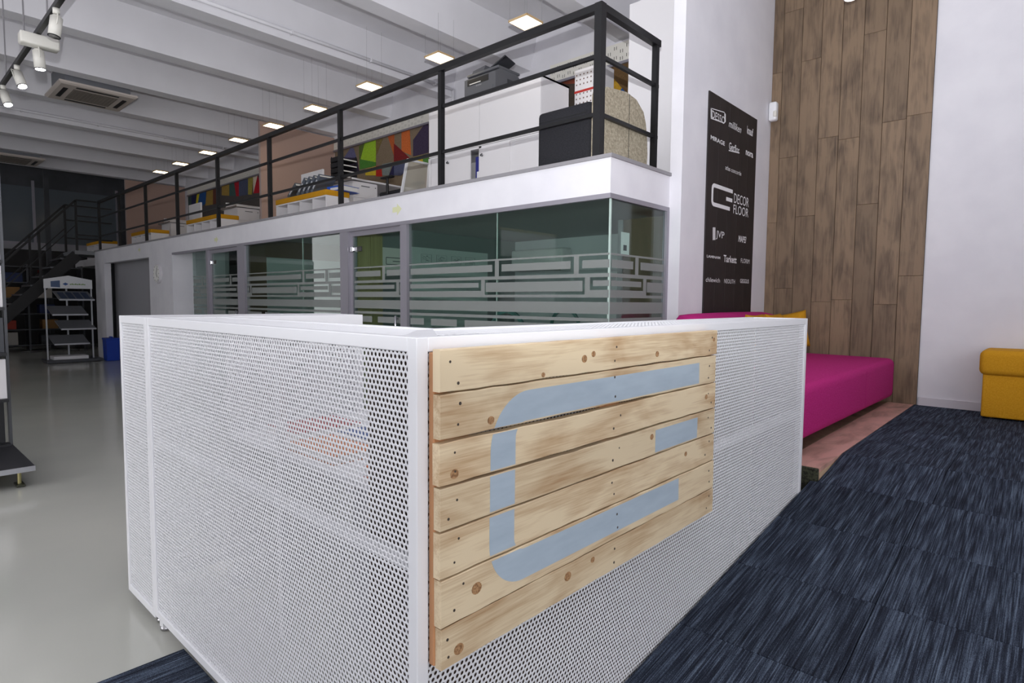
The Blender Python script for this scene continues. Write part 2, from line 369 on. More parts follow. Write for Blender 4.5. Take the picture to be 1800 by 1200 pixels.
# mezzanine
slab = struct('floor_mezzanine', B((-15.45, YM+.03, 2.12), (XM-.03, YB, ZM-.012)), mat('mezz_slab', (190, 188, 190), .7))
struct('floor_mezzanine_end', B((-20.12, 4.62, 2.12), (-15.45, YB, ZM-.012)).box((-20.12, 4.1, 2.12), (-16.6, 4.62, ZM-.012)), MATS['mezz_slab'])
struct('trim_1', B((-15.45, YM, 2.045), (XM, YM+.04, ZM-.025)), WALL)
struct('trim_2', B((XM-.04, YM+.04, 2.045), (XM, 4.335, ZM-.025)), WALL)
struct('trim_3', B((-15.45, YM-.015, ZM-.025), (XM+.015, YM+.16, ZM)), GREYT)
struct('trim_4', B((XM-.16, YM+.16, ZM-.025), (XM+.015, 4.45, ZM)), GREYT)
struct('trim_5', B((-10.75, YM-.004, 2.012), (XM+.004, YM+.05, 2.045)), GREYF)
struct('trim_6', B((XM-.05, YM+.05, 2.012), (XM+.004, 4.335, 2.045)), GREYF)
# solid front wall under the far part of the mezzanine, with a doorway and a reveal
fw = MB()
fw.box((-15.45, YM, 0), (-14.75, YM+.12, 2.045)); fw.box((-11.9, YM, 0), (-10.75, YM+.12, 2.045)); fw.box((-14.75, YM, 2.02), (-11.9, YM+.12, 2.045))
struct('wall_front', fw, WALL)
struct('wall_recess', B((-14.9, 3.72, 0), (-11.7, 3.80, 2.1)), GREYW)
struct('wall_reveal', B((-10.80, YM+.12, 0), (-10.75, 3.95, 2.1)), WALL)
struct('wall_screen', B((-10.75, 3.86, 0), (-9.55, 3.92, 2.1)), mat('pale_screen', (186, 190, 194), .7))
struct('wall_room_near', B((-5.72, 3.62, 0), (-5.62, YB, 2.12)), mat('room_wall', (128, 138, 138), .8))
struct('wall_room_middle', B((-8.25, 3.62, 0), (-8.15, YB, 2.12)), mat('room_wall_brown', (112, 94, 70), .8))
struct('wall_room_far', B((-15.45, 3.8, 0), (-15.4, YB, 2.12)), DKWALL)
# closet block at the end of the mezzanine
struct('wall_closet', B((-3.11, 5.0, ZM-.01), (XP-.1, 5.9, 4.08)), LAMW)

# ------------------------------------------------------------------ glazed office fronts
def film(parent, a0, a1, plane, conns, zshift=0):
    """frosted strips on a pane between a0 and a1; plane = ('y', val) or ('x', val)"""
    ax, val = plane
    def bar(s0, s1, z0, z1):
        s0, s1 = max(s0, a0+.004), min(s1, a1-.004)
        if s1-s0 < .01: return
        if ax == 'y': B((s0, val-.0012, z0), (s1, val, z1)).build('film_strip', FROST, parent)
        else: B((val, s0, z0), (val+.0012, s1, z1)).build('film_strip', FROST, parent)
    c1, c2, c3 = conns
    bar(a0, a1, 1.628, 1.642); bar(a0, a1, 1.475, 1.502); bar(a0, a1, 1.215, 1.300); bar(a0, a1, 1.160, 1.185); bar(a0, a1, .80, .88); bar(a0, a1, .70, .73)
    pos = [a0-.05]+c1+[a1+.05]
    for p, q in zip(pos[:-1], pos[1:]): bar(p+.075, q-.03, 1.540, 1.597)
    for c in c1: bar(c-.0, c+.045, 1.5025, 1.6275)
    pos = [a0-.05]+c2+[a1+.05]
    for i, (p, q) in enumerate(zip(pos[:-1], pos[1:])):
        if i % 2 == 0: bar(p+.07, q-.03, 1.412, 1.452); bar(p+.045, q, 1.331, 1.385)
        else: bar(p+.055, q-.02, 1.375, 1.452); bar(p+.045, q, 1.331, 1.352)
    for c in c2: bar(c, c+.045, 1.331, 1.4745)
    pos = [a0-.05]+c3+[a1+.05]
    for p, q in zip(pos[:-1], pos[1:]): bar(p+.07, q-.03, 1.075, 1.135); bar(p+.02, q, .92, 1.0)
GY = YM+.03
def pane(parent, x0, x1, y0, y1, z0, z1, ax):
    o = B((x0, y0, z0), (x1, y1, z1)).build('glass_pane', GLASS, parent); return o
w = 0
def front_window(n, xs, conns, film_on=True):
    W_ = sempty('window_%d' % n, (xs[0], GY, 0))
    for a, b in zip(xs[:-1], xs[1:]):
        pane(W_, a+.002, b-.002, GY, GY+.010, .03, 2.012, 'y')
        B((b-.003, GY-.0005, .03), (b-.0008, GY+.0105, 2.012)).build('glass_edge', GEDGE, W_)
    B((xs[0], GY-.02, 0), (xs[-1], GY+.03, .03)).build('sill_rail', GREYF, W_)
    film(W_, xs[0], xs[-1], ('y', GY-.001), conns)
    return W_
front_window(1, [-4.55, -3.40, XM-.012], ([-3.42, -2.62], [-3.58, -2.52], [-4.3, -3.85]))
front_window(2, [-8.05, -6.55, -5.70], ([-6.56, -6.05], [-7.95, -6.68, -5.98], [-7.6, -7.1]))
front_window(3, [-9.95, -9.32], ([-9.6], [-9.7], [-9.6]))
# end pane
W_ = sempty('window_4', (XM-.03, YM+.03, 0))
B((XM-.025, YM+.032, .03), (XM-.015, 4.30, 2.012)).build('glass_pane', GLASS, W_)
B((XM-.026, YM+.029, .03), (XM-.014, YM+.0325, 2.012)).build('glass_edge', GEDGE, W_)
film(W_, YM+.03, 4.30, ('x', XM-.0145), ([3.87, ], [3.99], [3.8]))
B((XM-.03, 4.30, 0), (XM+.005, 4.34, 2.012)).build('frame_post', GREYF, W_)
# frame posts
for i, (a, b) in enumerate(((-8.27, -8.05), (-5.70, -5.55), (-4.65, -4.55), (-9.35, -9.28))):
    struct('trim_%d' % (7+i), B((a, YM+.0, 0), (b, YM+.06, 2.012)), GREYF)
# glass doors
def gdoor(n, x0, x1):
    D = sempty('door_%d' % n, (x0, YM+.04, 0))
    f_ = MB(); f_.box((x0, YM+.035, .01), (x0+.035, YM+.065, 2.0)); D_f = f_.build('door_stile', GREYF, D)
    B((x0+.04, YM+.045, .02), (x1-.006, YM+.055, 1.955)).build('glass_pane', GLASS, D)
    B((x0, YM+.03, 1.962), (x1, YM+.06, 2.012)).build('door_head', GREYF, D)
    film(D, x0+.05, x1-.01, ('y', YM+.0445), ([x1-.35], [x1-.12], [x1-.5]))
    h = MB(); h.rbox((x0+.012, YM+.015, 1.80), (x0+.06, YM+.06, 1.86), .006); h.rbox((x0+.05, YM+.03, 1.81), (x0+.12, YM+.045, 1.85), .004); h.build('hinge', CHROME, D)
    B((x0+.12, YM+.032, 1.805), (x0+.20, YM+.044, 1.855)).build('hinge_plate', mat('hinge_dark', (58, 58, 56), .3), D)
    hd = MB(); hd.tube((x1-.09, YM+.01, .95), (x1-.09, YM+.01, 1.15), .012); hd.tube((x1-.09, YM+.01, .98), (x1-.09, YM+.05, .98), .008); hd.tube((x1-.09, YM+.01, 1.12), (x1-.09, YM+.05, 1.12), .008); hd.build('door_handle', CHROME, D, True)
gdoor(1, -5.55, -4.65)
gdoor(2, -9.28, -8.27)

# ================================================================== RECEPTION COUNTER
CX, CY, CT, CB, T = -.925, .735, 1.227, .055, .03       # sign-face x, left-face y, top, bottom, tube size
ctr = thing('reception_counter', 'white perforated metal reception counter with a wooden sign on its side', 'counter', (CX-.8, CY+.5, 0))
def fbar(a, b): return MB().rbox(a, b, .0018, 1).build('frame_bar', WHITE, ctr)
XL, XJ, YE, DP = -2.905, -2.565, 3.21, .29              # left end, joint of the two left units, far end of the sign side, depth
# left face: main unit
for x0, x1 in ((CX-T, CX), (XJ, XJ+T)): fbar((x0, CY, CB), (x1, CY+T, CT))
fbar((XJ+T, CY, CT-T), (CX-T, CY+T, CT)); fbar((XJ+T, CY, CB), (CX-T, CY+T, CB+T))
perforated('perforated_panel', WHITE, ctr, (XJ+.014, CY+.006, CB+.012), (1, 0, 0), (0, 0, 1), CX-XJ-.028, CT-CB-.024)
fbar((XJ+T, CY+.014, .735), (CX-T, CY+T+.01, .765))
# small left unit
fbar((XL, CY, CB-.012), (XL+.022, CY+.022, CT)); fbar((XJ-.024, CY, CB-.012), (XJ-.001, CY+.022, CT))
fbar((XL+.022, CY, CT-T), (XJ-.024, CY+.022, CT)); fbar((XL+.022, CY, CB-.012), (XJ-.024, CY+.022, CB+.018))
perforated('perforated_panel', WHITE, ctr, (XL+.008, CY+.006, CB), (1, 0, 0), (0, 0, 1), XJ-XL-.016, CT-CB-.012)
for z in (.38, .77): B((XL+.01, CY+.024, z), (XJ-.01, 1.0, z+.02)).build('inner_shelf', WHITE, ctr)
# wing going back from the small left unit: inner face and far end
fbar((XJ-.03, 1.02, CT-.06), (XJ, 1.70, CT)); fbar((XJ-.03, 1.67, CB), (XJ, 1.70, CT-.06)); fbar((XJ-.03, 1.02, CB), (XJ, 1.70, CB+T)); fbar((XL, 1.67, CB), (XL+T, 1.70, CT))
perforated('perforated_panel', WHITE, ctr, (XJ-.006, 1.03, CB+.012), (0, 1, 0), (0, 0, 1), .655, CT-CB-.05)
perforated('perforated_panel', WHITE, ctr, (XL+.006, 1.69, CB+.012), (0, -1, 0), (0, 0, 1), .94, CT-CB-.024)
fbar((XL+.022, 1.67, CT-T), (XJ-.03, 1.70, CT)); fbar((XL, CY+.022, CT-T), (XL+T, 1.67, CT)); fbar((XL, CY+.022, CB), (XL+T, 1.67, CB+T))
# sign face
fbar((CX-T, YE-T, CB), (CX, YE, CT)); fbar((CX-T, CY+T, CT-T), (CX, YE-T, CT)); fbar((CX-T, CY+T, CB), (CX, YE-T, CB+T))
perforated('perforated_panel', WHITE, ctr, (CX-.006, CY+.014, CB+.012), (0, 1, 0), (0, 0, 1), YE-CY-.028, CT-CB-.024)
fbar((CX-T-.01, CY+T, .735), (CX-.014, YE-T, .765))
fbar((CX-DP, YE-T, CB), (CX-DP+T, YE, CT))
perforated('perforated_panel', WHITE, ctr, (CX-.012, YE-.006, CB+.012), (-1, 0, 0), (0, 0, 1), DP-.024, CT-CB-.024)
# tops: frame with perforated infill
fbar((XJ, CY+DP-T, CT-T), (CX-DP, CY+DP, CT)); fbar((CX-DP, CY+DP-T, CT-T), (CX-DP+T, YE, CT)); fbar((CX-DP+T, YE-T, CT-T), (CX-T, YE, CT))
mt = MB(); mt.prism([(CX-T, CY+T, CT-.0005), (CX-T-.05, CY+T, CT-.0005), (CX-DP+T, CY+DP-T-.05, CT-.0005), (CX-DP+T, CY+DP-T, CT-.0005), (CX-T, CY+T+.05, CT-.0005)], (0, 0, -1), .02); mt.build('mitre_plate', WHITE, ctr)
perforated('perforated_panel', WHITE, ctr, (XJ+.02, CY+.02, CT-.004), (1, 0, 0), (0, 1, 0), CX-.10-XJ, DP-.04)
perforated('perforated_panel', WHITE, ctr, (CX-DP+.02, CY+.17, CT-.0042), (1, 0, 0), (0, 1, 0), DP-.04, YE-CY-.20)
B((XL+.005, CY+.02, CT-.01), (XJ-.001, 1.69, CT-.001)).build('top_plate', WHITE, ctr)
# inside: posts, shelf boards, floor boards, leaning divider boards
for px in (-2.06, -1.235): fbar((px, CY+DP-T, CB), (px+T, CY+DP, CT-T))
B((CX-DP+.045, CY+.06, CB+.005), (CX-.032, YE-T, CB+.025)).build('inner_shelf', mat('counter_shade_brown', (84, 68, 56), .7), ctr)  # brown boards, darkened to put shade behind the holes into the colour
B((CX-DP+.032, CY+.06, CB+.026), (CX-DP+.044, YE-T-.002, CT-.035)).build('back_board', mat('counter_shade_brown', (84, 68, 56), .7), ctr)
B((XJ, CY+DP, .715), (CX-DP, 1.72, .74)).build('desk_board', WHITE, ctr)
B((-2.0, CY+DP+.25, .02), (-1.6, 1.70, .70)).build('drawer_unit', GREYW, ctr)
B((CX-DP+.045, YE-.024, CB+.026), (CX-.034, YE-.014, CT-.035)).build('end_shade_board', MATS['counter_shade_brown'], ctr)  # dark board added so the far holes look shaded
# feet
def foot(x, y, z):
    f_ = MB(); f_.tube((x, y, 0.001), (x, y, .012), .018, 14); f_.tube((x, y, .012), (x, y, z+.004), .006, 8)
    f_.build('levelling_foot', CHROME, ctr, True)
for x, y, z in ((XL+.05, CY+.04, CB-.012), (XJ-.05, CY+.04, CB-.012), (XL+.04, 1.6, CB), (XJ-.04, 1.6, CB)): foot(x, y, z)
for x, y in ((XJ+.03, CY+.03), (CX-DP+.03, YE-.05), (CX-DP+.03, 1.3), (CX-.06, CY+.05)):
    MB().rbox((x-.018, y-.018, .012), (x+.018, y+.018, CB+.01), .002, 1).build('leg', WHITE, ctr)
    MB().tube((x, y, .001), (x, y, .014), .02, 14).build('levelling_foot', CHROME, ctr, True)

# ================================================================== WOODEN SIGN
SX0, SX1 = CX+.001, -.885
sg = thing('pallet_sign', 'pallet wood sign board with a painted grey-blue logo on the counter side', 'sign', (SX0, 1.4, .55))
bounds = [1.204, 1.115, 1.017, .925, .834, .7355, .634, .548]
for y0, y1 in ((.764, .86), (1.35, 1.45), (1.95, 2.04)):
    MB().rbox((SX0, y0, .55), (SX0+.016, y1, 1.197), .002, 1).build('batten', BATTEN, sg)
outer_l, outer_r = [.762, .763, .761, .764, .763, .765, .768], [2.046, 2.040, 2.043, 2.045, 2.047, 2.05, 2.055]
random.seed(11)
planks = []
tops = []
for i in range(7):
    z1, z0 = bounds[i], bounds[i+1]
    gap_l = [.004, .008, .006, .004, .004, .003, 0][i]; gap_r = [.004, .004, .005, .004, .004, .003, 0][i]
    front = SX1-random.uniform(0, .003); n = 26; P = MB(); rings = []
    for k in range(n+1):
        t = k/n; y = outer_l[i]+(outer_r[i]-outer_l[i])*t
        w1 = random.uniform(-.0012, .0012) if i else random.uniform(-.0005, .0005); w0 = random.uniform(-.0015, .001)
        if i in (2, 3): w1 -= .004*math.exp(-((t-.35)/.2)**2)
        zz1 = z1+w1; zz0 = z0+gap_l+(gap_r-gap_l)*t+w0; xb = SX0+.016; e = .0016
        rings.append([(xb, y, zz0), (front-e, y, zz0), (front, y, zz0+e), (front, y, zz1-e), (front-e, y, zz1), (xb, y, zz1)])
    P.loft(rings); o = P.build('plank', PINE, sg); planks.append((o, front, z0, z1))
# nails and knots
NAIL = mat('nail_steel', (92, 84, 76), .5, .6); KNOT = mat('knot_wood', (182, 142, 100), .7, noise=((160, 160, 160), (134, 96, 62), .42, .62))
for i, (o, fx, z0, z1) in enumerate(planks):
    for yy in (.805, 1.40, 2.0):
        for f_ in (.28, .72):
            y = yy+random.uniform(-.022, .022); z = z0+(z1-z0)*(f_+random.uniform(-.08, .08))
            MB().tube((fx-.004, y, z), (fx+.0006, y, z), random.uniform(.0025, .0038), 10).build('nail', NAIL, o)
for i, y, z, r in ((0, 1.245, 1.155, .010), (0, 1.285, 1.165, .008), (0, 1.62, 1.145, .009), (0, 1.08, 1.128, .006), (1, .905, 1.045, .009), (2, 1.97, .975, .009), (3, 1.60, .895, .009), (5, .865, .688, .013), (6, .815, .575, .012), (6, 1.19, .602, .012), (6, 1.30, .610, .008), (2, .80, .95, .010), (0, 2.02, 1.172, .007), (4, 1.83, .80, .008)):
    o, fx, z0, z1 = planks[i]; K = MB(); n = 14
    K.loft([[(fx-.003, y+math.cos(2*math.pi*k/n)*r*1.15, z+math.sin(2*math.pi*k/n)*r) for k in range(n)], [(fx+.0004, y+math.cos(2*math.pi*k/n)*r*1.15, z+math.sin(2*math.pi*k/n)*r) for k in range(n)]]).build('knot', KNOT, o)
# painted mark: rounded C and a middle bar, cut by the planks
def arc(cy, cz, r, a0, a1, n=14): return [(cy+r*math.cos(math.radians(a0+(a1-a0)*k/n)), cz+r*math.sin(math.radians(a0+(a1-a0)*k/n))) for k in range(n+1)]
R1, R2 = .125, .035
cpoly = [(1.909, 1.098)]+arc(.904+R1, 1.098-R1, R1, 90, 180)+arc(.904+.11, .657+.11, .11, 180, 270)+[(1.784, .657), (1.782, .729)]+arc(.984+R2, .729+R2, R2, 270, 180)+arc(.984+R2, 1.028-R2, R2, 180, 90)+[(1.911, 1.028)]
bpoly = [(1.622, .843), (1.907, .843), (1.909, .912), (1.622, .912)]
def clip(poly, z, keep_above):
    out = []
    for i in range(len(poly)):
        a, b = poly[i-1], poly[i]; ia = (a[1] >= z) == keep_above; ib = (b[1] >= z) == keep_above
        if ia != ib:
            t = (z-a[1])/(b[1]-a[1]); out.append((a[0]+(b[0]-a[0])*t, z))
        if ib: out.append(b)
    return out
for i, (o, fx, z0, z1) in enumerate(planks):
    for poly in (cpoly, bpoly):
        q_ = clip(clip(poly, z0+(.009 if i != 6 else 0), True), z1-.0035, False)
        if len(q_) > 2:
            MB().prism([(fx-.0005, y, z) for y, z in q_], (1, 0, 0), .0009).build('painted_logo', PAINT, o)

# ================================================================== THINGS INSIDE THE COUNTER
def bookish(name, a, b, rgb, label, cat='folder', group=None):
    M = mat('cover_%d_%d_%d' % rgb, rgb, .45); t = thing(name, label, cat, ((a[0]+b[0])/2, (a[1]+b[1])/2, a[2]), group)
    lo = [min(a[i], b[i]) for i in range(3)]; hi = [max(a[i], b[i]) for i in range(3)]
    B(lo, (hi[0], hi[1], lo[2]+.002)).build('cover', M, t); B((lo[0], lo[1], hi[2]-.002), hi).build('cover', M, t)
    B((lo[0]+.003, lo[1]+.003, lo[2]+.002), (hi[0]-.003, hi[1]-.003, hi[2]-.002)).build('pages', mat('paper', (236, 234, 228), .8), t)
    return t
bookish('folder', (-1.60, 1.06, .7405), (-1.27, 1.24, .775), (222, 112, 48), 'orange folder lying on the desk board near the sign corner')
bookish('folder', (-2.10, 1.06, .7405), (-1.78, 1.24, .77), (214, 128, 70), 'pale orange folder in the middle of the desk board')
bookish('magazine', (-1.50, 1.32, .7405), (-1.28, 1.62, .765), (224, 104, 36), 'orange magazine on the desk board behind the perforated panel', 'magazine')
bookish('magazine', (-2.45, 1.15, .7405), (-2.20, 1.45, .77), (170, 60, 60), 'dull red magazine on the desk board by the left wing', 'magazine')
bookish('magazine', (-2.15, 1.30, .7405), (-1.92, 1.60, .765), (60, 90, 150), 'blue magazine on the desk board', 'magazine')

# ================================================================== POSTER
INK = mat('white_ink', (228, 228, 230), .6); PB = wood('black_stained_board', (36, 29, 29), (20, 16, 17), 'z', 30, .6, (1, 1))
ps = thing('partner_poster', 'tall black wooden board with white company names on the white wall', 'poster', (XP, 5.28, .43))
py0, py1, pz0, pz1 = 4.757, 5.80, .60, 3.027
for i in range(5):
    a = py0+(py1-py0)*i/5; MB().rbox((XP+.0005, a+.0006, pz0), (XP+.012, a+(py1-py0)/5-.0006, pz1), .001, 1).build('board', PB, ps)
PX = XP+.0125
def ptext(body, u0, u1, v0, v1, bold=.0, shear=0):
    """lettering between photo columns u0..u1 whose left end spans rows v0(top)..v1(bottom)"""
    a = at(u0, v1, 'x', PX); b = at(u0, v0, 'x', PX); c = at(u1, v1, 'x', PX)
    return text_mesh(body, c.y-a.y, b.z-a.z, (PX, a.y, a.z), (0, 1, 0), (0, 0, 1), .0006, 'lettering', INK, ps, bold, shear)
S = 1/2.79
def pc(x, y): return 1200+x*S, 130+y*S
def pt(body, x0, x1, y0, y1, **k):
    u0_, v0_ = pc(x0, y0); u1_, v1_ = pc(x1, y1); return ptext(body, u0_, u1_, v0_, v1_, **k)
pt('DESSO', 143, 207, 176, 214)
pt('milliken', 225, 288, 222, 258, shear=.4)
pt('knauf', 315, 345, 252, 292, bold=.02)
pt('MIRAGE', 137, 207, 298, 320, bold=.02)
pt('Gerflor', 227, 278, 332, 368, bold=.01)
pt('nora', 309, 345, 372, 396, bold=.03)
pt('atlas concorde', 209, 288, 446, 468)
pt('DECOR', 251, 324, 583, 631)
pt('FLOOR', 248, 322, 638, 683)
pt('JVP', 163, 203, 766, 810)
pt('MAPEI', 272, 311, 790, 822, bold=.02, shear=.25)
pt('LAMINAM', 118, 184, 886, 899, bold=.02)
pt('Tarkett', 200, 264, 886, 921, bold=.02)
pt('FLORIM', 285, 327, 903, 925)
pt('chilewich', 113, 182, 996, 1018)
pt('NEOLITH', 203, 256, 1004, 1025)
pt('GEGGUS', 281, 324, 1004, 1024, bold=.01)
def ppoly(pts, name='emblem'):
    P_ = [at(*pc(*p), 'x', PX) for p in pts]; MB().prism([(PX-.0003, p.y, p.z) for p in P_], (1, 0, 0), .0008).build(name, INK, ps)
# outline round the first name, underline, figure mark
for (a, b, c, d) in (((138, 166), (204, 186), (204, 190), (138, 170)), ((138, 214), (204, 238), (204, 243), (138, 219)), ((138, 166), (142, 168), (142, 218), (138, 218)), ((205, 188), (211, 198), (211, 234), (205, 241))): ppoly((a, b, c, d))
ppoly(((226, 372), (278, 384), (278, 390), (226, 377)))
for x_ in (148, 155): ppoly(((x_, 752), (x_+5, 752), (x_+5, 812), (x_, 815)))
# C shaped emblem with middle bar
q0 = at(*pc(143, 546), 'x', PX); q1 = at(*pc(143, 655), 'x', PX); q2 = at(*pc(245, 590), 'x', PX); q3 = at(*pc(231, 668), 'x', PX)
y0, z1, z0, y1 = q0.y, q0.z-.0, at(*pc(143, 652), 'x', PX).z, q2.y
z1 = at(*pc(200, 552), 'x', PX).z; z0 = at(*pc(231, 671), 'x', PX).z
hh = z1-z0; tt = hh*.17; r1 = hh*.26; yb_ = q3.y
cp = [(y1, z1)]+arc(y0+r1, z1-r1, r1, 90, 180, 8)+arc(y0+r1, z0+r1, r1, 180, 270, 8)+[(yb_, z0), (yb_, z0+tt)]+arc(y0+tt+.02, z0+tt+.02, .02, 270, 180, 4)+arc(y0+tt+.02, z1-tt-.02, .02, 180, 90, 4)+[(y1, z1-tt)]
MB().prism([(PX-.0003, y, z) for y, z in cp], (1, 0, 0), .0008).build('emblem', INK, ps)
zm_ = (z0+z1)/2
B((PX-.0003, y1-(y1-y0)*.31, zm_-tt*.5), (PX+.0006, y1-.005, zm_+tt*.5)).build('emblem', INK, ps)

# motion sensor in the corner
se = thing('motion_sensor', 'small white motion sensor in the corner beside the wood cladding', 'sensor', (-2.16, 6.12, 3.07))
MB().rbox((-2.197, 6.09, 3.08), (-2.12, 6.165, 3.26), .02, 3).build('housing', WHITE, se, True)
MB().rbox((-2.15, 6.082, 3.11), (-2.117, 6.12, 3.17), .012, 2).build('lens', mat('sensor_lens', (222, 220, 212), .3), se, True)

# ================================================================== SOFA, PILLOWS, OTTOMAN
def soft(mb_o, lv=2):
    md = mb_o.modifiers.new('soft', 'SUBSURF'); md.levels = lv; md.render_levels = lv; return mb_o
so = thing('daybed_sofa', 'low magenta fabric daybed sofa on the wooden platform', 'sofa', (-1.6, 5.1, ZR))
def cushion(x0, x1, y0, y1, z0, z1, r, seg=4, bulge=.0):
    mb = MB(); mb.rbox((x0, y0, z0), (x1, y1, z1), r, seg); return mb
cu = cushion(-2.165, -1.03, 3.46, 6.10, .515, .835, .055)
cu.v = [(x, y, z+(.012*math.sin(x*9)*math.sin(y*3) if z > .7 else 0)-(.03*(y-3.46)/2.64 if z < .6 else 0)) for x, y, z in cu.v]
seat = cu.build('seat', MAG, so, True)
for y in (5.05,):
    B((-1.0305, y-.0012, .54), (-1.0292, y+.0012, .80)).build('seam', MAG, seat)
mb = MB(); rings = []
prof = [(-2.178, .80), (-2.178, 1.18), (-2.15, 1.215), (-2.06, 1.222), (-1.97, 1.20), (-1.935, 1.15), (-1.925, .80)]
for y, k in ((4.22, .93), (4.26, .975), (4.4, .99), (4.8, 1.0), (5.4, 1.003), (5.72, .995), (5.84, .98), (5.88, .94)):
    rings.append([(-2.06+(x+2.06)*(.9 if k < .95 else 1), y, .80+(z-.80)*(k if k > .9 else k)) for x, z in prof])
mb.loft(rings).build('backrest', MAG, so, True)
for x, y in ((-1.25, 3.8), (-1.25, 5.8), (-2.05, 3.8), (-2.05, 5.8)):
    B((x-.04, y-.04, ZR), (x+.04, y+.04, .53)).build('leg', BLACKM, so)
def pillow(label, loc, w, h, th, rx, rz, ry=0):
    t = thing('cushion_pillow', label, 'pillow', loc, 'mustard scatter pillows on the sofa'); n = 12; mb = MB(); fr_, bk_ = [], []
    for i in range(n+1):
        for j in range(n+1):
            u, v = -1+2*i/n, -1+2*j/n; e = max(0, (1-u**4)*(1-v**4))**.5; px_ = u*w/2*(1-.06*(1-abs(v)**1.5)*abs(u)); pz_ = v*h/2*(1-.06*(1-abs(u)**1.5)*abs(v))
            fr_.append((px_, -th/2*e, pz_)); bk_.append((px_, th/2*e, pz_))
    mb.v = fr_+bk_; N_ = (n+1)**2; id_ = lambda i, j: i*(n+1)+j
    for i in range(n):
        for j in range(n):
            f_ = (id_(i, j), id_(i+1, j), id_(i+1, j+1), id_(i, j+1)); mb.f.append(f_); mb.f.append(tuple(N_+k for k in f_[::-1]))
    M_ = Matrix.Rotation(rz, 4, 'Z') @ Matrix.Rotation(rx, 4, 'X') @ Matrix.Rotation(ry, 4, 'Y'); mb.v = [tuple(M_ @ Vector(p)) for p in mb.v]; lo_ = min(p[2] for p in mb.v); mb.v = [(p[0], p[1], p[2]-lo_-.004) for p in mb.v]
    o = mb.build('pillow_body', MUS, t, True, world=False)
    bm = bmesh.new(); bm.from_mesh(o.data); bmesh.ops.remove_doubles(bm, verts=bm.verts, dist=.0005); bmesh.ops.recalc_face_normals(bm, faces=bm.faces); bm.to_mesh(o.data); bm.free()
    for p in o.data.polygons: p.use_smooth = True
    return t
pillow('large mustard pillow leaning on the wood cladding at the sofa end', (-1.92, 6.07, .835), .355, .355, .13, math.radians(-12), 0, math.radians(-12))
pillow('mustard pillow leaning on the magenta backrest near the poster centre', (-1.825, 5.05, .835), .39, .39, .12, math.radians(-14), math.radians(90))
pillow('mustard pillow leaning on the magenta backrest next to the large pillow', (-1.825, 5.48, .835), .39, .39, .12, math.radians(-14), math.radians(90))

ot = thing('ottoman', 'mustard fabric storage ottoman with padded lid against the white wall', 'ottoman', (-.05, 5.98, ZR))
MB().rbox((-.405, 5.82, ZR+.012), (.20, 6.16, .79), .014, 3).build('body', MUS, ot, True)
ld = MB().rbox((-.43, 5.79, .765), (.225, 6.175, .955), .045, 4); ld.v = [(x, y, z+(.012*math.cos(x*3.0) if z > .9 else 0)) for x, y, z in ld.v]
ld.build('lid', MUS, ot, True)
for x in (-.35, .15):
    for y in (5.86, 6.12): MB().tube((x, y, ZR), (x, y, ZR+.016), .02, 10).build('foot', BLACKM, ot)

# hanging spot in front of the wood cladding
hp = at(1495, -2, 'y', 5.6)
sp = thing('hanging_spotlight', 'small white hanging spotlight in front of the wood cladding', 'lamp', (hp.x, hp.y, hp.z))
MB().tube((hp.x, hp.y, hp.z), (hp.x, hp.y, hp.z+.16), .05, 18).build('shade', WHITE, sp, True)
MB().tube((hp.x, hp.y, hp.z-.002), (hp.x, hp.y, hp.z+.01), .042, 18).build('diffuser', mat('lamp_glow', (255, 250, 240), .5, emit=4), sp)
MB().tube((hp.x, hp.y, hp.z+.16), (hp.x, hp.y, 4.81), .006, 8).build('rod', WHITE, sp)

# ================================================================== RAILING
rl = thing('mezzanine_railing', 'black square-tube steel railing along the mezzanine edge', 'railing', (-9, 3.6, ZM))
RY, RX, RT_ = 3.6, -2.475, 3.385
posts = [-4.17, -5.83, -7.48, -9.1, -10.74, -12.32, -13.96, -15.42]
for x in posts: MB().box((x-.022, RY-.022, ZM-.02), (x+.022, RY+.022, RT_-.03)).build('post', BLACKM, rl)
MB().box((RX-.03, RY-.03, ZM-.02), (RX+.03, RY+.03, RT_)).build('post', BLACKM, rl)
MB().box((RX-.022, 4.36, ZM-.02), (RX+.022, 4.40, RT_-.03)).build('post', BLACKM, rl)
XE = -15.45
for z, h, wd_ in ((RT_-.025, .05, .05), (3.03, .026, .026), (2.63, .026, .026)):
    MB().bar((XE, RY, z), (RX, RY, z), wd_, h).build('rail', BLACKM, rl)
    MB().bar((RX, RY, z), (RX, 4.42, z), wd_, h).build('rail', BLACKM, rl)
# ================================================================== MEZZANINE THINGS
# partitions
for xx in (-10.25, -17.95)[:1]:
    p_ = thing('office_partition', 'tall taupe-pink felt partition between two mezzanine desks', 'partition', (xx, 5.48, ZM))
    B((xx-.04, 4.775, ZM-.012), (xx, 6.2, 4.34)).build('panel', PINKP, p_)
    B((xx-.045, 4.765, ZM-.012), (xx+.004, 4.776, 4.34)).build('edge_strip', mat('felt_edge', (176, 158, 154), .7), p_)
xx = -17.9
p_ = thing('office_partition', 'farther taupe-pink felt partition near the stair end of the mezzanine', 'partition', (xx, 5.48, ZM))
B((xx-.04, 4.775, ZM-.012), (xx, 6.2, 4.34)).build('panel', PINKP, p_)
B((xx-.045, 4.765, ZM-.012), (xx+.004, 4.776, 4.34)).build('edge_strip', MATS['felt_edge'], p_)

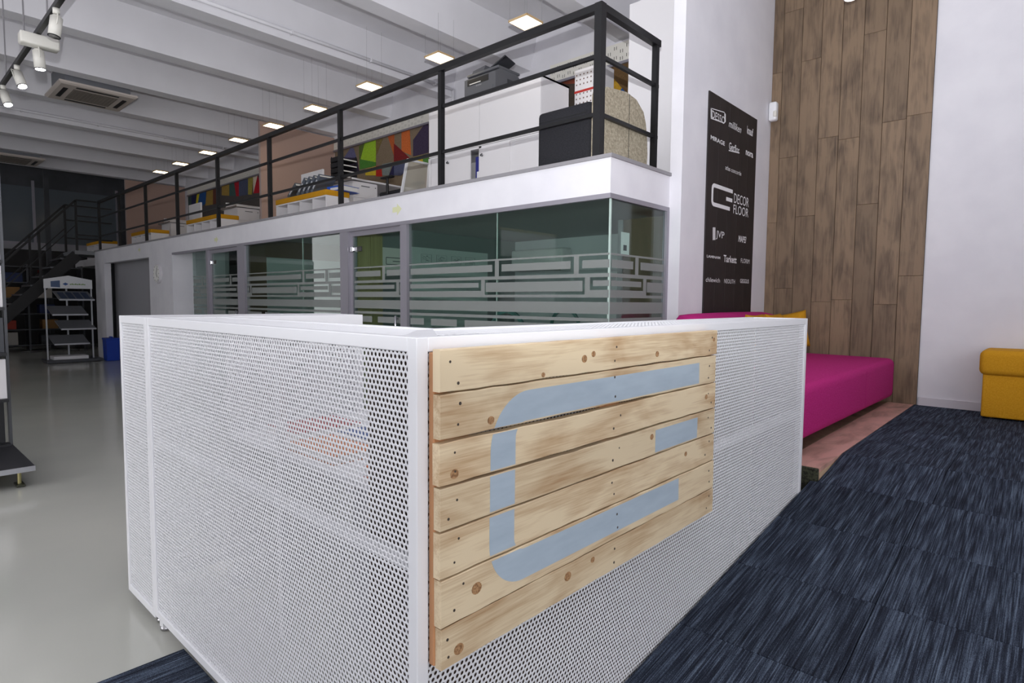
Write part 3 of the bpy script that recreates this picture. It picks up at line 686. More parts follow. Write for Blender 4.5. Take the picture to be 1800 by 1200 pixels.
# perforated bands on the wall and carpet collages below them
BAND = mat('band_cream', (228, 225, 216), .5)
def band(x0, x1, z0, z1, label):
    t = thing('perforated_wall_band', label, 'wall rail', ((x0+x1)/2, 6.18, z0), 'perforated rails on the mezzanine wall')
    s_ = MB(); n = int((x1-x0-.06)/.085); yf, h = 6.160, z1-z0
    def quad(xa, xb, za, zb): s_.add([(xa, yf, za), (xb, yf, za), (xb, yf, zb), (xa, yf, zb)], [(0, 1, 2, 3)])
    cur = x0
    for i in range(n):
        holes = sorted([z0+h*(.10+.10*(i % 2)), z0+h*(.48+.22*(i % 2))])
        for dx in (0, .03):
            xa = x0+.03+i*.085+dx; xb = xa+.009
            quad(cur, xa, z0, z1); zc = z0
            for za in holes: quad(xa, xb, zc, za); zc = za+.038
            quad(xa, xb, zc, z1); cur = xb
            for za in holes:      # side walls of the slot
                s_.add([(xa, yf, za), (xa, yf+.004, za), (xa, yf+.004, za+.038), (xa, yf, za+.038)], [(0, 1, 2, 3)])
                s_.add([(xb, yf, za), (xb, yf+.004, za), (xb, yf+.004, za+.038), (xb, yf, za+.038)], [(0, 1, 2, 3)])
    quad(cur, x1, z0, z1); s_.build('band_face', BAND, t)
    b_ = MB(); b_.box((x0, yf, z1), (x1, 6.199, z1+.004)); b_.box((x0-.004, yf, z0), (x0, 6.199, z1)); b_.box((x1, yf, z0), (x1+.004, 6.199, z1)); b_.build('band_edge', BAND, t)
    B((x0, 6.14, z0-.03), (x1, 6.199, z0)).build('lower_lip', GREYF, t)
    B((x0, 6.180, z0), (x1, 6.190, z1)).build('backing_strip', mat('band_backing', (88, 84, 80), .8), t)
band(-10.2, -7.42, 4.09, 4.28, 'cream perforated rail above the lime and orange carpet collage')
band(-17.6, -10.6, 4.09, 4.28, 'cream perforated rail above the far blue and red carpet collage')
band(-5.0, -3.16, 4.11, 4.33, 'cream perforated rail beside the tall white closet')
def collage(label, x0, x1, z0, z1, polys, org, sc, base):
    t = thing('carpet_collage', label, 'wall panel', ((x0+x1)/2, 6.18, z0))
    B((x0, 6.175, z0), (x1, 6.199, z1)).build('base_carpet', weave('carpet_base_%d_%d_%d' % base, base, tuple(min(255, c+16) for c in base), 500), t)
    for i, (c, pts) in enumerate(polys):
        M_ = weave('carpet_patch_%d_%d_%d' % c, c, tuple(min(255, int(v*1.18)+6) for v in c), 500)
        P_ = [at(org[0]+x_/sc, org[1]+y_/sc, 'y', 6.175) for x_, y_ in pts]
        P_ = [(min(max(p.x, x0), x1), 6.175, min(max(p.z, z0), z1)) for p in P_]
        MB().prism(P_, (0, -1, 0), .004+.0004*i).build('carpet_patch', M_, t)
collage('carpet collage with a lime patch and orange stripes behind the first desk', -10.2, -7.43, 2.5, 4.06, [
    ((92, 92, 124), [(815, 265), (880, 160), (910, 170), (940, 270)]), ((48, 42, 62), [(740, 265), (940, 265), (965, 400), (740, 420)]),
    ((82, 98, 48), [(965, 150), (1020, 120), (1020, 285), (965, 280)]), ((146, 184, 50), [(1020, 125), (1130, 85), (1130, 310), (980, 280)]),
    ((72, 124, 52), [(970, 280), (1130, 310), (1130, 345), (970, 382)]), ((112, 98, 60), [(1130, 85), (1200, 65), (1135, 240)]), ((168, 86, 46), [(1250, 45), (1312, 25), (1312, 250)]),
    ((188, 98, 50), [(1385, 0), (1465, -25), (1478, 240), (1385, 200)]), ((112, 34, 36), [(1310, 125), (1410, 215), (1465, 270), (1310, 305)]),
    ((60, 50, 72), [(1500, 90), (1600, -60), (1652, -70), (1652, 215), (1500, 255)]), ((190, 164, 52), [(1500, 260), (1597, 238), (1597, 330), (1500, 320)]),
    ((78, 124, 60), [(1597, 238), (1652, 226), (1652, 330), (1597, 330)]), ((82, 86, 112), [(1312, 310), (1405, 290), (1445, 375), (1380, 440), (1312, 440)]),
    ((42, 42, 76), [(1310, 320), (1310, 460), (1255, 460)]), ((196, 172, 50), [(1030, 378), (1132, 350), (1132, 440), (1030, 440)]),
    ((172, 44, 38), [(1135, 350), (1180, 343), (1192, 450), (1135, 450)]), ((120, 130, 128), [(1195, 330), (1290, 310), (1260, 440), (1200, 440)]), ((176, 36, 44), [(1636, 390), (1652, 390), (1652, 560), (1622, 560)])],
    (460, 230), 5.625, (126, 110, 90))
collage('far carpet collage with navy, yellow and crimson triangles', -17.6, -10.6, 2.5, 4.06, [
    ((52, 68, 68), [(815, 680), (862, 668), (862, 860), (815, 860)]), ((34, 38, 70), [(862, 665), (906, 655), (895, 860), (862, 860)]), ((190, 174, 40), [(906, 655), (928, 648), (905, 775), (893, 775)]),
    ((36, 76, 130), [(928, 648), (978, 632), (978, 725), (905, 780)]), ((146, 120, 62), [(985, 630), (1037, 615), (1037, 735), (975, 745)]), ((96, 58, 48), [(1037, 615), (1078, 604), (1078, 725), (1037, 735)]),
    ((150, 124, 64), [(1108, 590), (1170, 572), (1170, 665), (1108, 660)]), ((60, 84, 82), [(1170, 572), (1210, 560), (1225, 665), (1170, 665)]), ((158, 32, 44), [(1210, 560), (1248, 548), (1248, 668), (1225, 668)]),
    ((74, 80, 104), [(1248, 548), (1322, 526), (1322, 655), (1248, 668)]), ((148, 138, 66), [(1322, 526), (1362, 514), (1352, 655), (1322, 655)]), ((206, 196, 178), [(1362, 514), (1398, 502), (1366, 640)]), ((168, 28, 44), [(1400, 502), (1432, 640), (1366, 645)])],
    (150, 200), 4.614, (78, 74, 74))
collage('carpet collage with ochre and brown patches beside the white closet', -5.0, -3.14, 2.9, 4.08, [
    ((166, 128, 38), [(560, 200), (630, 200), (768, 375), (725, 440), (560, 370)]), ((92, 70, 44), [(630, 200), (860, 120), (860, 450), (768, 375)]),
    ((34, 80, 140), [(768, 375), (850, 470), (850, 520), (725, 440)]), ((34, 62, 112), [(390, 255), (515, 220), (515, 330), (390, 330)]), ((132, 70, 52), [(240, 300), (392, 262), (392, 330), (280, 340)])],
    (940, 80), 5.0, (70, 60, 52))

# white cabinets with sliding doors
def cabinet(x0, x1, label):
    t = thing('storage_cabinet', label, 'cabinet', ((x0+x1)/2, 5.04, ZM), 'white sliding-door cabinets')
    y0, y1, zt, zd = 4.80, 5.278, 3.61, 3.03
    b_ = MB(); b_.box((x0, y0+.012, ZM-.012), (x0+.018, y1, zt)); b_.box((x1-.018, y0+.012, ZM-.012), (x1, y1, zt)); b_.box((x0, y1-.01, ZM), (x1, y1, zt))
    b_.box((x0, y0+.012, zt-.02), (x1, y1, zt)); b_.box((x0, y0+.012, zd-.01), (x1, y1, zd+.01)); b_.box((x0, y0+.012, ZM-.012), (x1, y1, ZM+.03)); b_.build('body', LAMW, t)
    B((x0+.002, y0, zd+.012), (x1-.002, y0+.011, zt)).build('upper_panel', LAMW, t)
    return t, y0, zd
c1, cy, zd = cabinet(-5.79, -4.91, 'white cabinet under the grey printer with a blue binder in its gap')
B((-5.77, cy+.02, ZM+.03), (-5.45, cy+.034, zd-.012)).build('sliding_door', LAMW, c1); d1 = B((-5.48, cy+.004, ZM+.03), (-5.06, cy+.018, zd-.012)).build('sliding_door', LAMW, c1)
B((-5.80, cy+.0, ZM-.01), (-5.76, cy+.004, zd)).build('edge_strip', LAMW, c1)
c2, cy, zd = cabinet(-4.908, -4.015, 'white closed cabinet between the printer cabinet and the black pouf')
d2 = B((-4.89, cy+.004, ZM+.03), (-4.45, cy+.018, zd-.012)).build('sliding_door', LAMW, c2); B((-4.47, cy+.02, ZM+.03), (-4.03, cy+.034, zd-.012)).build('sliding_door', LAMW, c2)
for d_, xk in ((d1, -5.44), (d2, -4.865)):
    MB().tube((xk, cy-.022, 2.93), (xk, cy+.006, 2.93), .011, 10).build('lock', BLACKM, d_); MB().box((xk+.008, cy-.026, 2.92), (xk+.03, cy-.022, 2.945)).build('key', CHROME, d_)
def binder(label, x, y, z, rgb, lean=0, h=.32, w=.075, d=.28, rz=0, group=None, flat=False):
    t = thing('ring_binder', label, 'binder', (x, y, z), group); M = mat('binder_%d_%d_%d' % rgb, rgb, .45)
    b_ = MB(); b_.box((-w/2, 0, 0), (-w/2+.004, d, h)); b_.box((w/2-.004, 0, 0), (w/2, d, h)); b_.box((-w/2, -.004, 0), (w/2, 0, h)); parts = [('cover', b_, M)]
    parts.append(('pages', MB().box((-w/2+.005, .004, .01), (w/2-.012, d-.02, h-.012)), mat('paper', (236, 234, 228), .8)))
    parts.append(('spine_label', MB().box((-w*.22, -.0052, h*.22), (w*.22, -.004, h*.72)), mat('spine_white', (226, 228, 232), .6)))
    Mx = Matrix.Rotation(rz, 4, 'Z') @ (Matrix.Translation((0, 0, w/2)) @ Matrix.Rotation(math.pi/2, 4, 'Y') if flat else Matrix.Rotation(lean, 4, 'Y'))
    for n_, mb_, M_ in parts: mb_.v = [tuple(Mx @ Vector(p)) for p in mb_.v]
    lowz = min(p[2] for q_ in parts for p in q_[1].v)
    for n_, mb_, M_ in parts: mb_.v = [(p[0], p[1], p[2]-lowz) for p in mb_.v]; mb_.build(n_, M_, t, world=False)
    return t
binder('upright blue ring binder standing in the cabinet gap', -4.985, cy+.06, 2.345, (38, 44, 128), 0, .60, .08, .28)

# printer on the cabinet
pr_ = thing('laser_printer', 'dark grey multifunction laser printer on top of the white cabinet', 'printer', (-4.98, 5.0, 3.61))
PG = mat('printer_grey', (92, 94, 100), .45); PD = mat('printer_dark', (58, 60, 66), .5)
b_ = MB(); prof = [(4.86, 3.61), (5.25, 3.61), (5.25, 3.86), (5.20, 3.885), (4.93, 3.885), (4.86, 3.84)]
b_.loft([[(-5.22, y, z) for y, z in prof], [(-4.72, y, z) for y, z in prof]]).build('body', PG, pr_)
MB().rbox((-5.225, 4.90, 3.885), (-4.715, 5.26, 3.915), .008).build('scanner_lid', PG, pr_)
B((-5.17, 4.857, 3.765), (-4.83, 4.90, 3.83)).build('output_slot', mat('slot_black', (24, 24, 26), .6), pr_)
B((-5.13, 4.852, 3.772), (-4.95, 4.90, 3.782)).build('paper', mat('paper', (236, 234, 228), .8), pr_)
B((-5.19, 4.853, 3.63), (-4.76, 4.862, 3.70)).build('paper_drawer', PG, pr_)
lidm = MB(); lidm.loft([[(-5.18, 4.93, 3.91), (-4.98, 4.93, 3.91), (-4.98, 4.96, 3.99), (-5.18, 4.96, 3.97)], [(-5.18, 5.10, 3.91), (-4.98, 5.10, 3.91), (-4.98, 5.07, 3.99), (-5.18, 5.07, 3.97)]]).build('document_feeder', PG, pr_)
MB().bar((-4.94, 5.06, 3.92), (-4.74, 5.12, 4.04), .26, .012, (0, 0, 1)).build('feeder_tray', PD, pr_)
B((-4.715, 5.05, 3.72), (-4.718, 5.15, 3.80)).build('vent_grille', PD, pr_)
text_mesh('brother', .09, .016, (-5.02, 4.8525, 3.735), (1, 0, 0), (0, 0, 1), .0008, 'lettering', mat('print_grey', (190, 190, 194), .5), pr_)

# poufs at the mezzanine corner
po = thing('pouf', 'black fabric cube pouf behind the mezzanine corner post', 'pouf', (-2.89, 3.83, ZM))
pb = MB().rbox((-3.13, 3.70, ZM), (-2.62, 4.10, 2.785), .035, 3).build('body', BLACKC, po, True)
for z in (ZM+.06, 2.70): MB().box((-3.11, 3.6985, z), (-2.65, 3.7005, z+.006)).build('piping', mat('pouf_seam', (22, 22, 24), .8), pb)
po = thing('pouf', 'large woven beige linen pouf with rounded top at the mezzanine corner', 'pouf', (-2.65, 4.2, ZM))
prof = [(3.72, ZM)]+[(3.72, 2.82)]+[(3.74, 2.86), (4.0, 2.89), (4.15, 2.87), (4.26, 2.80), (4.30, 2.72), (4.325, 2.60), (4.335, 2.48), (4.32, 2.36), (4.30, ZM)]
b_ = MB(); b_.loft([[(xx_, y, z) for y, z in prof] for xx_ in (-2.62, -2.60, -2.515, -2.503)]); pb = b_.build('body', LINEN, po)
MB().box((-2.5035, 4.045, ZM), (-2.5015, 4.05, 2.885)).build('piping', mat('pouf_dark_seam', (52, 50, 48), .8), pb)
# stacked cartons
DOT = mat('carton_dot', (120, 100, 92), .7)
for i in range(3):
    lab = ['white dotted carton at the bottom of the stack by the cabinet side', 'white dotted carton in the middle of the stack by the cabinet side', 'white dotted carton with a red band, topmost of its stack'][i]
    z = ZM-.012+.5*i; t = thing('carton', lab, 'box', (-3.82, 5.48, z), 'stacked cartons')
    MB().rbox((-4.0, 5.35, z), (-3.66, 5.6, z+.498), .004, 1).build('body', LAMW, t)
    B((-4.001, 5.3485, z+.25), (-3.659, 5.35, z+.275)).build('red_band', mat('band_red', (190, 48, 40), .6), t)
    s_ = MB()
    for a in range(7):
        for c in range(9):
            if c == 5: continue
            s_.box((-3.98+a*.047, 5.3488, z+.03+c*.05), (-3.965+a*.047, 5.35, z+.045+c*.05))
    o = s_.build('dots', DOT, t); o['kind'] = 'stuff'

# benches, desks, chairs
def bench(x0, x1, label):
    t = thing('storage_bench', label, 'bench', ((x0+x1)/2, 4.37, ZM), 'cushioned storage benches behind the railing'); y0, y1, zt = 4.2, 4.55, 2.672
    b_ = MB(); n = 4; wd2 = (x1-x0)/n
    b_.box((x0, y0, zt-.018), (x1, y1, zt)); b_.box((x0, y0, ZM-.012), (x1, y1, ZM+.02)); b_.box((x0, y1-.01, ZM), (x1, y1, zt))
    b_.build('carcass', LAMW, t)
    for k in range(n+1):
        xa = x0+k*wd2-(.009 if 0 < k < n else (0 if k == 0 else .018)); B((xa, y0+.002, ZM), (xa+.018, y1-.01, zt-.018)).build('divider', LAMW, t)
    MB().rbox((x0-.005, y0-.008, zt), (x1+.005, y1+.005, zt+.075), .014, 3).build('seat_cushion', MUS, t, True)
    return t
bench(-8.55, -7.16, 'white open bench with mustard cushion and binders lying on it')
bench(-12.09, -10.64, 'white open bench with mustard cushion in front of the far carpet collage')
bench(-15.42, -14.1, 'white open bench with mustard cushion before the farther partition')
bench(-19.3, -17.88, 'white open bench with mustard cushion beyond the staircase landing')
def desk(x, label):
    """desk whose long edge faces +x, drawers at the front end"""
    t = thing('office_desk', label, 'desk', (x-.4, 5.5, ZM), 'mezzanine office desks'); zt = 3.06
    B((x-.80, 4.87, zt-.025), (x, 6.14, zt)).build('desk_top', LAMW, t); B((x-.80, 4.868, zt-.025), (x+.001, 4.87, zt)).build('dark_edge', mat('desk_edge', (120, 112, 108), .6), t)
    B((x-.80, 6.09, ZM-.012), (x-.02, 6.12, zt-.025)).build('side_panel', LAMW, t)
    b_ = B((x-.62, 4.89, ZM-.012), (x-.022, 5.31, zt-.04)).build('drawer_pedestal', LAMW, t)
    for k in range(3):
        z1_ = zt-.05-.225*k; dr = B((x-.022, 4.892, z1_-.218), (x-.002, 5.308, z1_)).build('drawer', LAMW, t)
        B((x-.002, 5.03, z1_-.055), (x+.008, 5.17, z1_-.045)).build('drawer_handle', mat('handle_grey', (110, 110, 114), .35, .7), dr)
        if k == 0: MB().tube((x-.004, 5.275, z1_-.05), (x+.002, 5.275, z1_-.05), .008, 10).build('lock', BLACKM, dr)
    B((x-.79, 5.32, 2.70), (x-.77, 6.08, zt-.03)).build('modesty_panel', GREYW, t)
    B((x-.805, 5.0, zt), (x-.79, 6.1, zt+.14)).build('screen_board', LAMW, t)
    return t
desk(-7.6, 'white desk with drawers below the lime and orange collage')
desk(-11.48, 'white desk with drawers below the far collage')
desk(-15.03, 'white desk with drawers next to the farther partition')
# white boards standing between benches and desks
for xa, lab in ((-8.55, 'plain white board standing behind the bench with binders'), (-13.1, 'plain white board standing behind the far bench')):
    tag(MB().rbox((xa, 4.60, ZM-.012), (xa+.62, 4.63, 3.18), .004, 1).build('standing_board', LAMW), lab, 'board')
# letter trays
tr = thing('letter_tray_stack', 'stack of black letter trays on the desk beside the felt partition', 'letter tray', (-8.2, 5.15, 3.06))
for k in range(5):
    z = 3.06+.085*k; b_ = MB(); x0, x1, y0, y1 = -8.38, -8.06, 5.0, 5.26
    b_.box((x0, y0, z), (x1, y1, z+.004)); b_.box((x0, y0, z), (x1, y0+.004, z+.07)); b_.box((x0, y1-.004, z), (x1, y1, z+.07)); b_.box((x0, y0, z), (x0+.004, y1, z+.07))
    for cx_, cy_ in ((x0+.01, y0+.01), (x0+.01, y1-.01), (x1-.02, y0+.01), (x1-.02, y1-.01)): b_.box((cx_-.006, cy_-.006, z), (cx_+.006, cy_+.006, z+.086))
    b_.build('tray', BLACKC, tr); B((x0+.02, y0+.01, z+.005), (x1+.01, y1-.01, z+.02)).build('papers', mat('paper', (236, 234, 228), .8), tr)
# binders on the bench
binder('blue ring binder lying flat at the end of the mustard bench cushion', -7.40, 4.36, 2.747, (30, 84, 190), flat=True, rz=math.radians(8))
for k in range(4):
    binder(['first', 'second', 'third', 'last'][k]+' grey binder leaning on the mustard cushion, counted from the blue one', -7.66-.13*k, 4.27, 2.75, (96, 104, 116), math.radians(48), .30, .055, .24, group='leaning grey binders on the bench')
binder('grey marbled binder leaning alone at the far end of the cushion', -8.32, 4.27, 2.75, (84, 88, 94), math.radians(55), .28, .055, .24)
tag(MB().rbox((-8.42, 4.25, 2.331), (-8.30, 4.45, 2.40), .006, 1).build('small_box', mat('box_crimson', (150, 40, 60), .6)), 'small dark red box inside the nearest bench compartment', 'box')
# office chair with mesh back
ch = thing('office_chair', 'white framed office chair with a mesh back by the white cabinets', 'chair', (-6.55, 5.12, ZM))
fr_ = MB(); A, Bq, Cq, D_ = (-6.40, 4.94, 3.14), (-6.40, 5.30, 3.14), (-6.47, 5.32, 2.62), (-6.47, 4.88, 2.62)
for a, b in ((A, Bq), (Bq, Cq), (Cq, D_), (D_, A)): fr_.bar(a, b, .028, .028, (1, 0, .1))
fr_.build('back_frame', WHITE, ch)
MESHM = bpy.data.materials.new('chair_mesh'); MESHM.use_nodes = True; nt_ = MESHM.node_tree; nt_.nodes.clear()
o_ = nt_.nodes.new('ShaderNodeOutputMaterial'); mx_ = nt_.nodes.new('ShaderNodeMixShader'); tr_ = nt_.nodes.new('ShaderNodeBsdfTransparent'); df_ = nt_.nodes.new('ShaderNodeBsdfDiffuse'); df_.inputs[0].default_value = (.68, .66, .58, 1); mx_.inputs[0].default_value = .6
nt_.links.new(tr_.outputs[0], mx_.inputs[1]); nt_.links.new(df_.outputs[0], mx_.inputs[2]); nt_.links.new(mx_.outputs[0], o_.inputs[0])
MB().add([A, Bq, Cq, D_], [(0, 1, 2, 3)]).build('back_mesh', MESHM, ch)
MB().rbox((-6.95, 4.88, 2.70), (-6.50, 5.34, 2.77), .025, 3).build('seat', BLACKC, ch, True)
for y in (4.84, 5.36):
    b_ = MB(); b_.tube((-6.70, y, 2.72), (-6.70, y, 2.92), .018, 10); b_.build('armrest_post', BLACKM, ch); MB().rbox((-6.82, y-.035, 2.92), (-6.58, y+.035, 2.95), .012, 2).build('armrest', BLACKM, ch, True)
MB().tube((-6.72, 5.11, 2.40), (-6.72, 5.11, 2.70), .03, 12).build('gas_lift', BLACKM, ch)
for k in range(5):
    t_ = 2*math.pi*k/5; e_ = (-6.72+.28*math.cos(t_), 5.11+.28*math.sin(t_)); MB().bar((-6.72, 5.11, 2.41), (*e_, 2.36), .04, .03).build('base_arm', BLACKM, ch); MB().tube((e_[0], e_[1]-.02, 2.325), (e_[0], e_[1]+.02, 2.325), .027, 10).build('castor', BLACKM, ch)

# pendant panel lights
EM = mat('panel_glow', (255, 250, 236), .5, emit=7, ecol=(255, 236, 200)); WOODR = mat('lamp_rim', (206, 176, 132), .5)
lamps = [-4.116, -5.444, -6.851, -8.225, -9.55, -10.868, -12.247, -13.691, -14.914]
near = ['above the corner poufs', 'above the printer', 'above the nearest office chair', 'above the nearest bench cushion', 'before the nearer felt partition', 'just beyond the nearer felt partition', 'above the far carpet collage bay', 'before the farther felt partition', 'closest to the stairs']
pl = None
for i, x in enumerate(lamps):
    lab = 'square glowing pendant panel '+near[i]
    if pl is None:
        pl = thing('pendant_panel_light', lab, 'lamp', (x, 4.67, 4.1), 'square pendant panels over the mezzanine'); s = .125
        rim = MB(); rim.box((-s, -s, .0), (s, -s+.008, .02)); rim.box((-s, s-.008, .0), (s, s, .02)); rim.box((-s, -s, 0), (-s+.008, s, .02)); rim.box((s-.008, -s, 0), (s, s, .02)); rim.build('rim', WOODR, pl, world=False)
        MB().box((-s+.008, -s+.008, .002), (s-.008, s-.008, .012)).build('diffuser', EM, pl, world=False)
        MB().box((-s+.004, -s+.004, .012), (s-.004, s-.004, .02)).build('back_plate', WHITE, pl, world=False)
        for a in (-1, 1):
            for c in (-1, 1): MB().tube((a*(s-.01), c*(s-.01), .02), (a*(s-.01), c*(s-.01), .71), .001, 5).build('wire', GREYT, pl, world=False)
    else: dup(pl, (x, 4.67, 4.1), lab)

# ceiling pipes
for (a, b, lab) in (((-6.86, 1.0, 4.45), (-6.86, 6.15, 4.45), 'thin white conduit along the ceiling beam over the printer'), ((-13.1, .5, 4.45), (-13.1, 6.15, 4.45), 'thin white conduit along a far ceiling beam')):
    t = thing('conduit_pipe', lab, 'pipe', a); MB().tube(a, b, .022, 10).build('pipe', CEIL, t, True)
    MB().tube(b, (b[0], b[1], 3.7), .022, 10).build('drop_pipe', CEIL, t, True)
    for k in range(5):
        y_ = a[1]+.4+k*1.1; MB().box((a[0]-.03, y_-.01, 4.425), (a[0]+.03, y_+.01, 4.475)).build('clip', CEIL, t)

# arrow stickers on the fascia
AR = mat('arrow_paper', (214, 216, 176), .7)
for (u, v, s_, lab) in ((698, 368, .055, 'pale yellow arrow sticker on the white fascia below the chair'), (380, 421, .05, 'pale yellow arrow sticker on the fascia below the far bench'), (245, 439, .045, 'pale yellow arrow sticker on the fascia above the wall clock')):
    c = at(u, v, 'y', YM); pts = [(-1, -.45), (0, -.45), (0, -1), (1, 0), (0, 1), (0, .45), (-1, .45)]
    tag(MB().prism([(c.x+a*s_*1.3, YM+.0004, c.z+b*s_) for a, b in pts], (0, -1, 0), .0012).build('arrow_sticker', AR), lab, 'sticker', 'fascia arrow stickers')

# ================================================================== UNDER THE MEZZANINE
ck = thing('wall_clock', 'round white wall clock on the front wall by the doorway', 'clock', (-11.39, 3.5, 1.72))
MB().tube((-11.39, 3.498, 1.72), (-11.39, 3.455, 1.72), .165, 32).build('case', mat('clock_case', (214, 212, 216), .35), ck)
MB().tube((-11.39, 3.456, 1.72), (-11.39, 3.452, 1.72), .145, 32).build('dial', mat('clock_dial', (236, 235, 232), .5), ck)
for k in range(12):
    t_ = math.radians(30*k); MB().bar((-11.39+.12*math.sin(t_), 3.451, 1.72+.12*math.cos(t_)), (-11.39+.138*math.sin(t_), 3.451, 1.72+.138*math.cos(t_)), .008, .002, (0, 1, 0)).build('hour_mark', BLACKM, ck)
for L_, a_ in ((.08, 140), (.11, 30)):
    t_ = math.radians(a_); MB().bar((-11.39, 3.449, 1.72), (-11.39+L_*math.sin(t_), 3.449, 1.72+L_*math.cos(t_)), .009, .002, (0, 1, 0)).build('hand', BLACKM, ck)
bb = thing('waste_bin', 'blue plastic box bin standing by the doorway', 'bin', (-14.56, 3.64, 0))
b_ = MB(); b_.loft([[(-14.70, 3.42, 0), (-14.44, 3.42, 0), (-14.44, 3.64, 0), (-14.70, 3.64, 0)], [(-14.71, 3.41, .44), (-14.43, 3.41, .44), (-14.43, 3.65, .44), (-14.71, 3.65, .44)]]); BLUE = mat('blue_plastic', (24, 64, 170), .4)
b_.build('body', BLUE, bb); MB().rbox((-14.72, 3.40, .43), (-14.42, 3.66, .47), .01).build('lid', BLUE, bb); MB().rbox((-14.64, 3.51, .47), (-14.50, 3.55, .50), .008).build('handle', BLUE, bb)

# room things behind the glass
wb = thing('whiteboard', 'pale whiteboard with four small sketches behind the corner glass', 'whiteboard', (-5.61, 4.9, .8))
B((-5.618, 4.36, .75), (-5.60, 5.64, 1.925)).build('board', mat('board_white', (205, 216, 214), .4), wb)
SK = mat('marker_ink', (60, 66, 70), .7)
for k in range(4):
    yc = 4.60+.24*k; b_ = MB(); zc = 1.80
    for j in range(9): b_.bar((-5.5995, yc+random.uniform(-.07, .07), zc+random.uniform(-.035, .035)), (-5.5995, yc+random.uniform(-.07, .07), zc+random.uniform(-.035, .035)), .0015, .006, (1, 0, 0))
    for a, b in (((-.08, -.05), (.08, -.05)), ((.08, -.05), (.08, .05)), ((.08, .05), (-.08, .05)), ((-.08, .05), (-.08, -.05))): b_.bar((-5.5995, yc+a[0], zc+a[1]), (-5.5995, yc+b[0], zc+b[1]), .0015, .004, (1, 0, 0))
    b_.build('sketch', SK, wb)
wb2 = thing('whiteboard', 'pale whiteboard on the brown wall of the middle glass room', 'whiteboard', (-8.14, 5.2, .8))
B((-8.147, 3.85, .8), (-8.13, 5.55, 1.88)).build('board', MATS['board_white'], wb2); B((-8.147, 3.85, .775), (-8.11, 5.55, .80)).build('pen_tray', GREYF, wb2)
ac = thing('split_air_conditioner', 'white wall air conditioner behind the corner glass', 'air conditioner', (-5.0, 6.05, 1.75))
MB().rbox((-5.50, 5.98, 1.70), (-4.62, 6.195, 1.98), .03, 3).build('body', LAMW, ac, True); B((-5.46, 5.985, 1.70), (-4.66, 6.08, 1.715)).build('air_flap', GREYT, ac)
ccol = thing('wall_cupboard', 'tall brown cupboard behind the end glass pane', 'cupboard', (-2.75, 5.0, 0)); BRN = mat('cupboard_brown', (104, 92, 74), .6)
B((-3.0, 4.75, 0), (-2.42, 5.3, 2.05)).build('body', BRN, ccol); B((-3.02, 4.735, 0), (-2.97, 4.75, 2.05)).build('pale_edge', GREYW, ccol)
tb = thing('meeting_table', 'long pale meeting table behind the corner glass', 'table', (-4.1, 4.9, 0))
MB().rbox((-4.9, 4.5, .71), (-3.3, 5.3, .74), .006).build('table_top', LAMW, tb)
for x, y in ((-4.8, 4.6), (-3.4, 4.6), (-4.8, 5.2), (-3.4, 5.2)): B((x-.025, y-.025, 0), (x+.025, y+.025, .71)).build('leg', GREYF, tb)
def schair(x, y, rz, label):
    t = thing('shell_chair', label, 'chair', (x, y, 0), 'shell chairs at the meeting table', rz); SH = mat('teal_shell', (90, 140, 136), .5)
    MB().rbox((-.21, -.21, .44), (.21, .21, .47), .012, 2).build('seat', SH, t, True, world=False)
    n = 18; b_ = MB(); ri, ro = [], []
    for k in range(n+1):
        a = math.radians(-40+260*k/n); ri.append((.19*math.cos(a), .20, 1.0+.19*math.sin(a))); ro.append((.225*math.cos(a), .20, 1.0+.225*math.sin(a)))
    for k in range(n): b_.loft([[ri[k], ro[k], (ro[k][0], .225, ro[k][2]), (ri[k][0], .225, ri[k][2])], [ri[k+1], ro[k+1], (ro[k+1][0], .225, ro[k+1][2]), (ri[k+1][0], .225, ri[k+1][2])]])
    b_.build('back_ring', SH, t, world=False); B((-.02, .19, .46), (.02, .215, .84)).build('back_post', GREYF, t, world=False)
    for a in (-1, 1):
        for c in (-1, 1): MB().tube((a*.18, c*.18, .44), (a*.2, c*.2, 0), .012, 8).build('leg', GREYF, t, world=False)
schair(-3.75, 4.25, math.pi, 'teal chair with ring-shaped back between the glass and the table'); schair(-4.4, 5.55, 0, 'teal chair with ring-shaped back behind the meeting table')
nb = at(1095, 437, 'x', -2.34)
ns_ = thing('notice_sheet', 'small white notice stuck inside the end glass pane', 'notice', (-2.335, 3.75, 1.64))
B((-2.3275, 3.69, 1.64), (-2.3255, 3.80, 1.80)).build('sheet', LAMW, ns_); B((-2.3255, 3.72, 1.67), (-2.325, 3.765, 1.71)).build('pictogram', SK, ns_)
# poster with logo behind the glass door
sg2 = thing('paper_poster', 'white paper poster with a thin line logo behind the glass door', 'poster', (-4.87, 3.60, 1.56))
sg2.location = (-5.60, 4.2, 1.5); q0 = at(672, 434, 'x', -5.60); q1 = at(710, 482, 'x', -5.60)
B((-5.618, q0.y, q1.z), (-5.612, q1.y, q0.z)).build('sheet', mat('paper', (236, 234, 228), .8), sg2)
wq, hq = q1.y-q0.y, q0.z-q1.z
for a, b in (((.2, .62), (.85, .62)), ((.2, .62), (.2, .36)), ((.2, .36), (.75, .36)), ((.5, .49), (.85, .49))): MB().bar((-5.611, q0.y+a[0]*wq, q1.z+a[1]*hq), (-5.611, q0.y+b[0]*wq, q1.z+b[1]*hq), .001, .008, (0, 0, 1) if a[1] == b[1] else (0, 1, 0)).build('logo_line', SK, sg2)
tc_ = thing('olive_panel', 'olive yellow wood panel on the wall behind the glass door', 'panel', (-5.61, 3.8, 0)); YC = mat('panel_olive', (186, 176, 120), .4, noise=((8, 30, 1.5), (168, 158, 104), .35, .65))
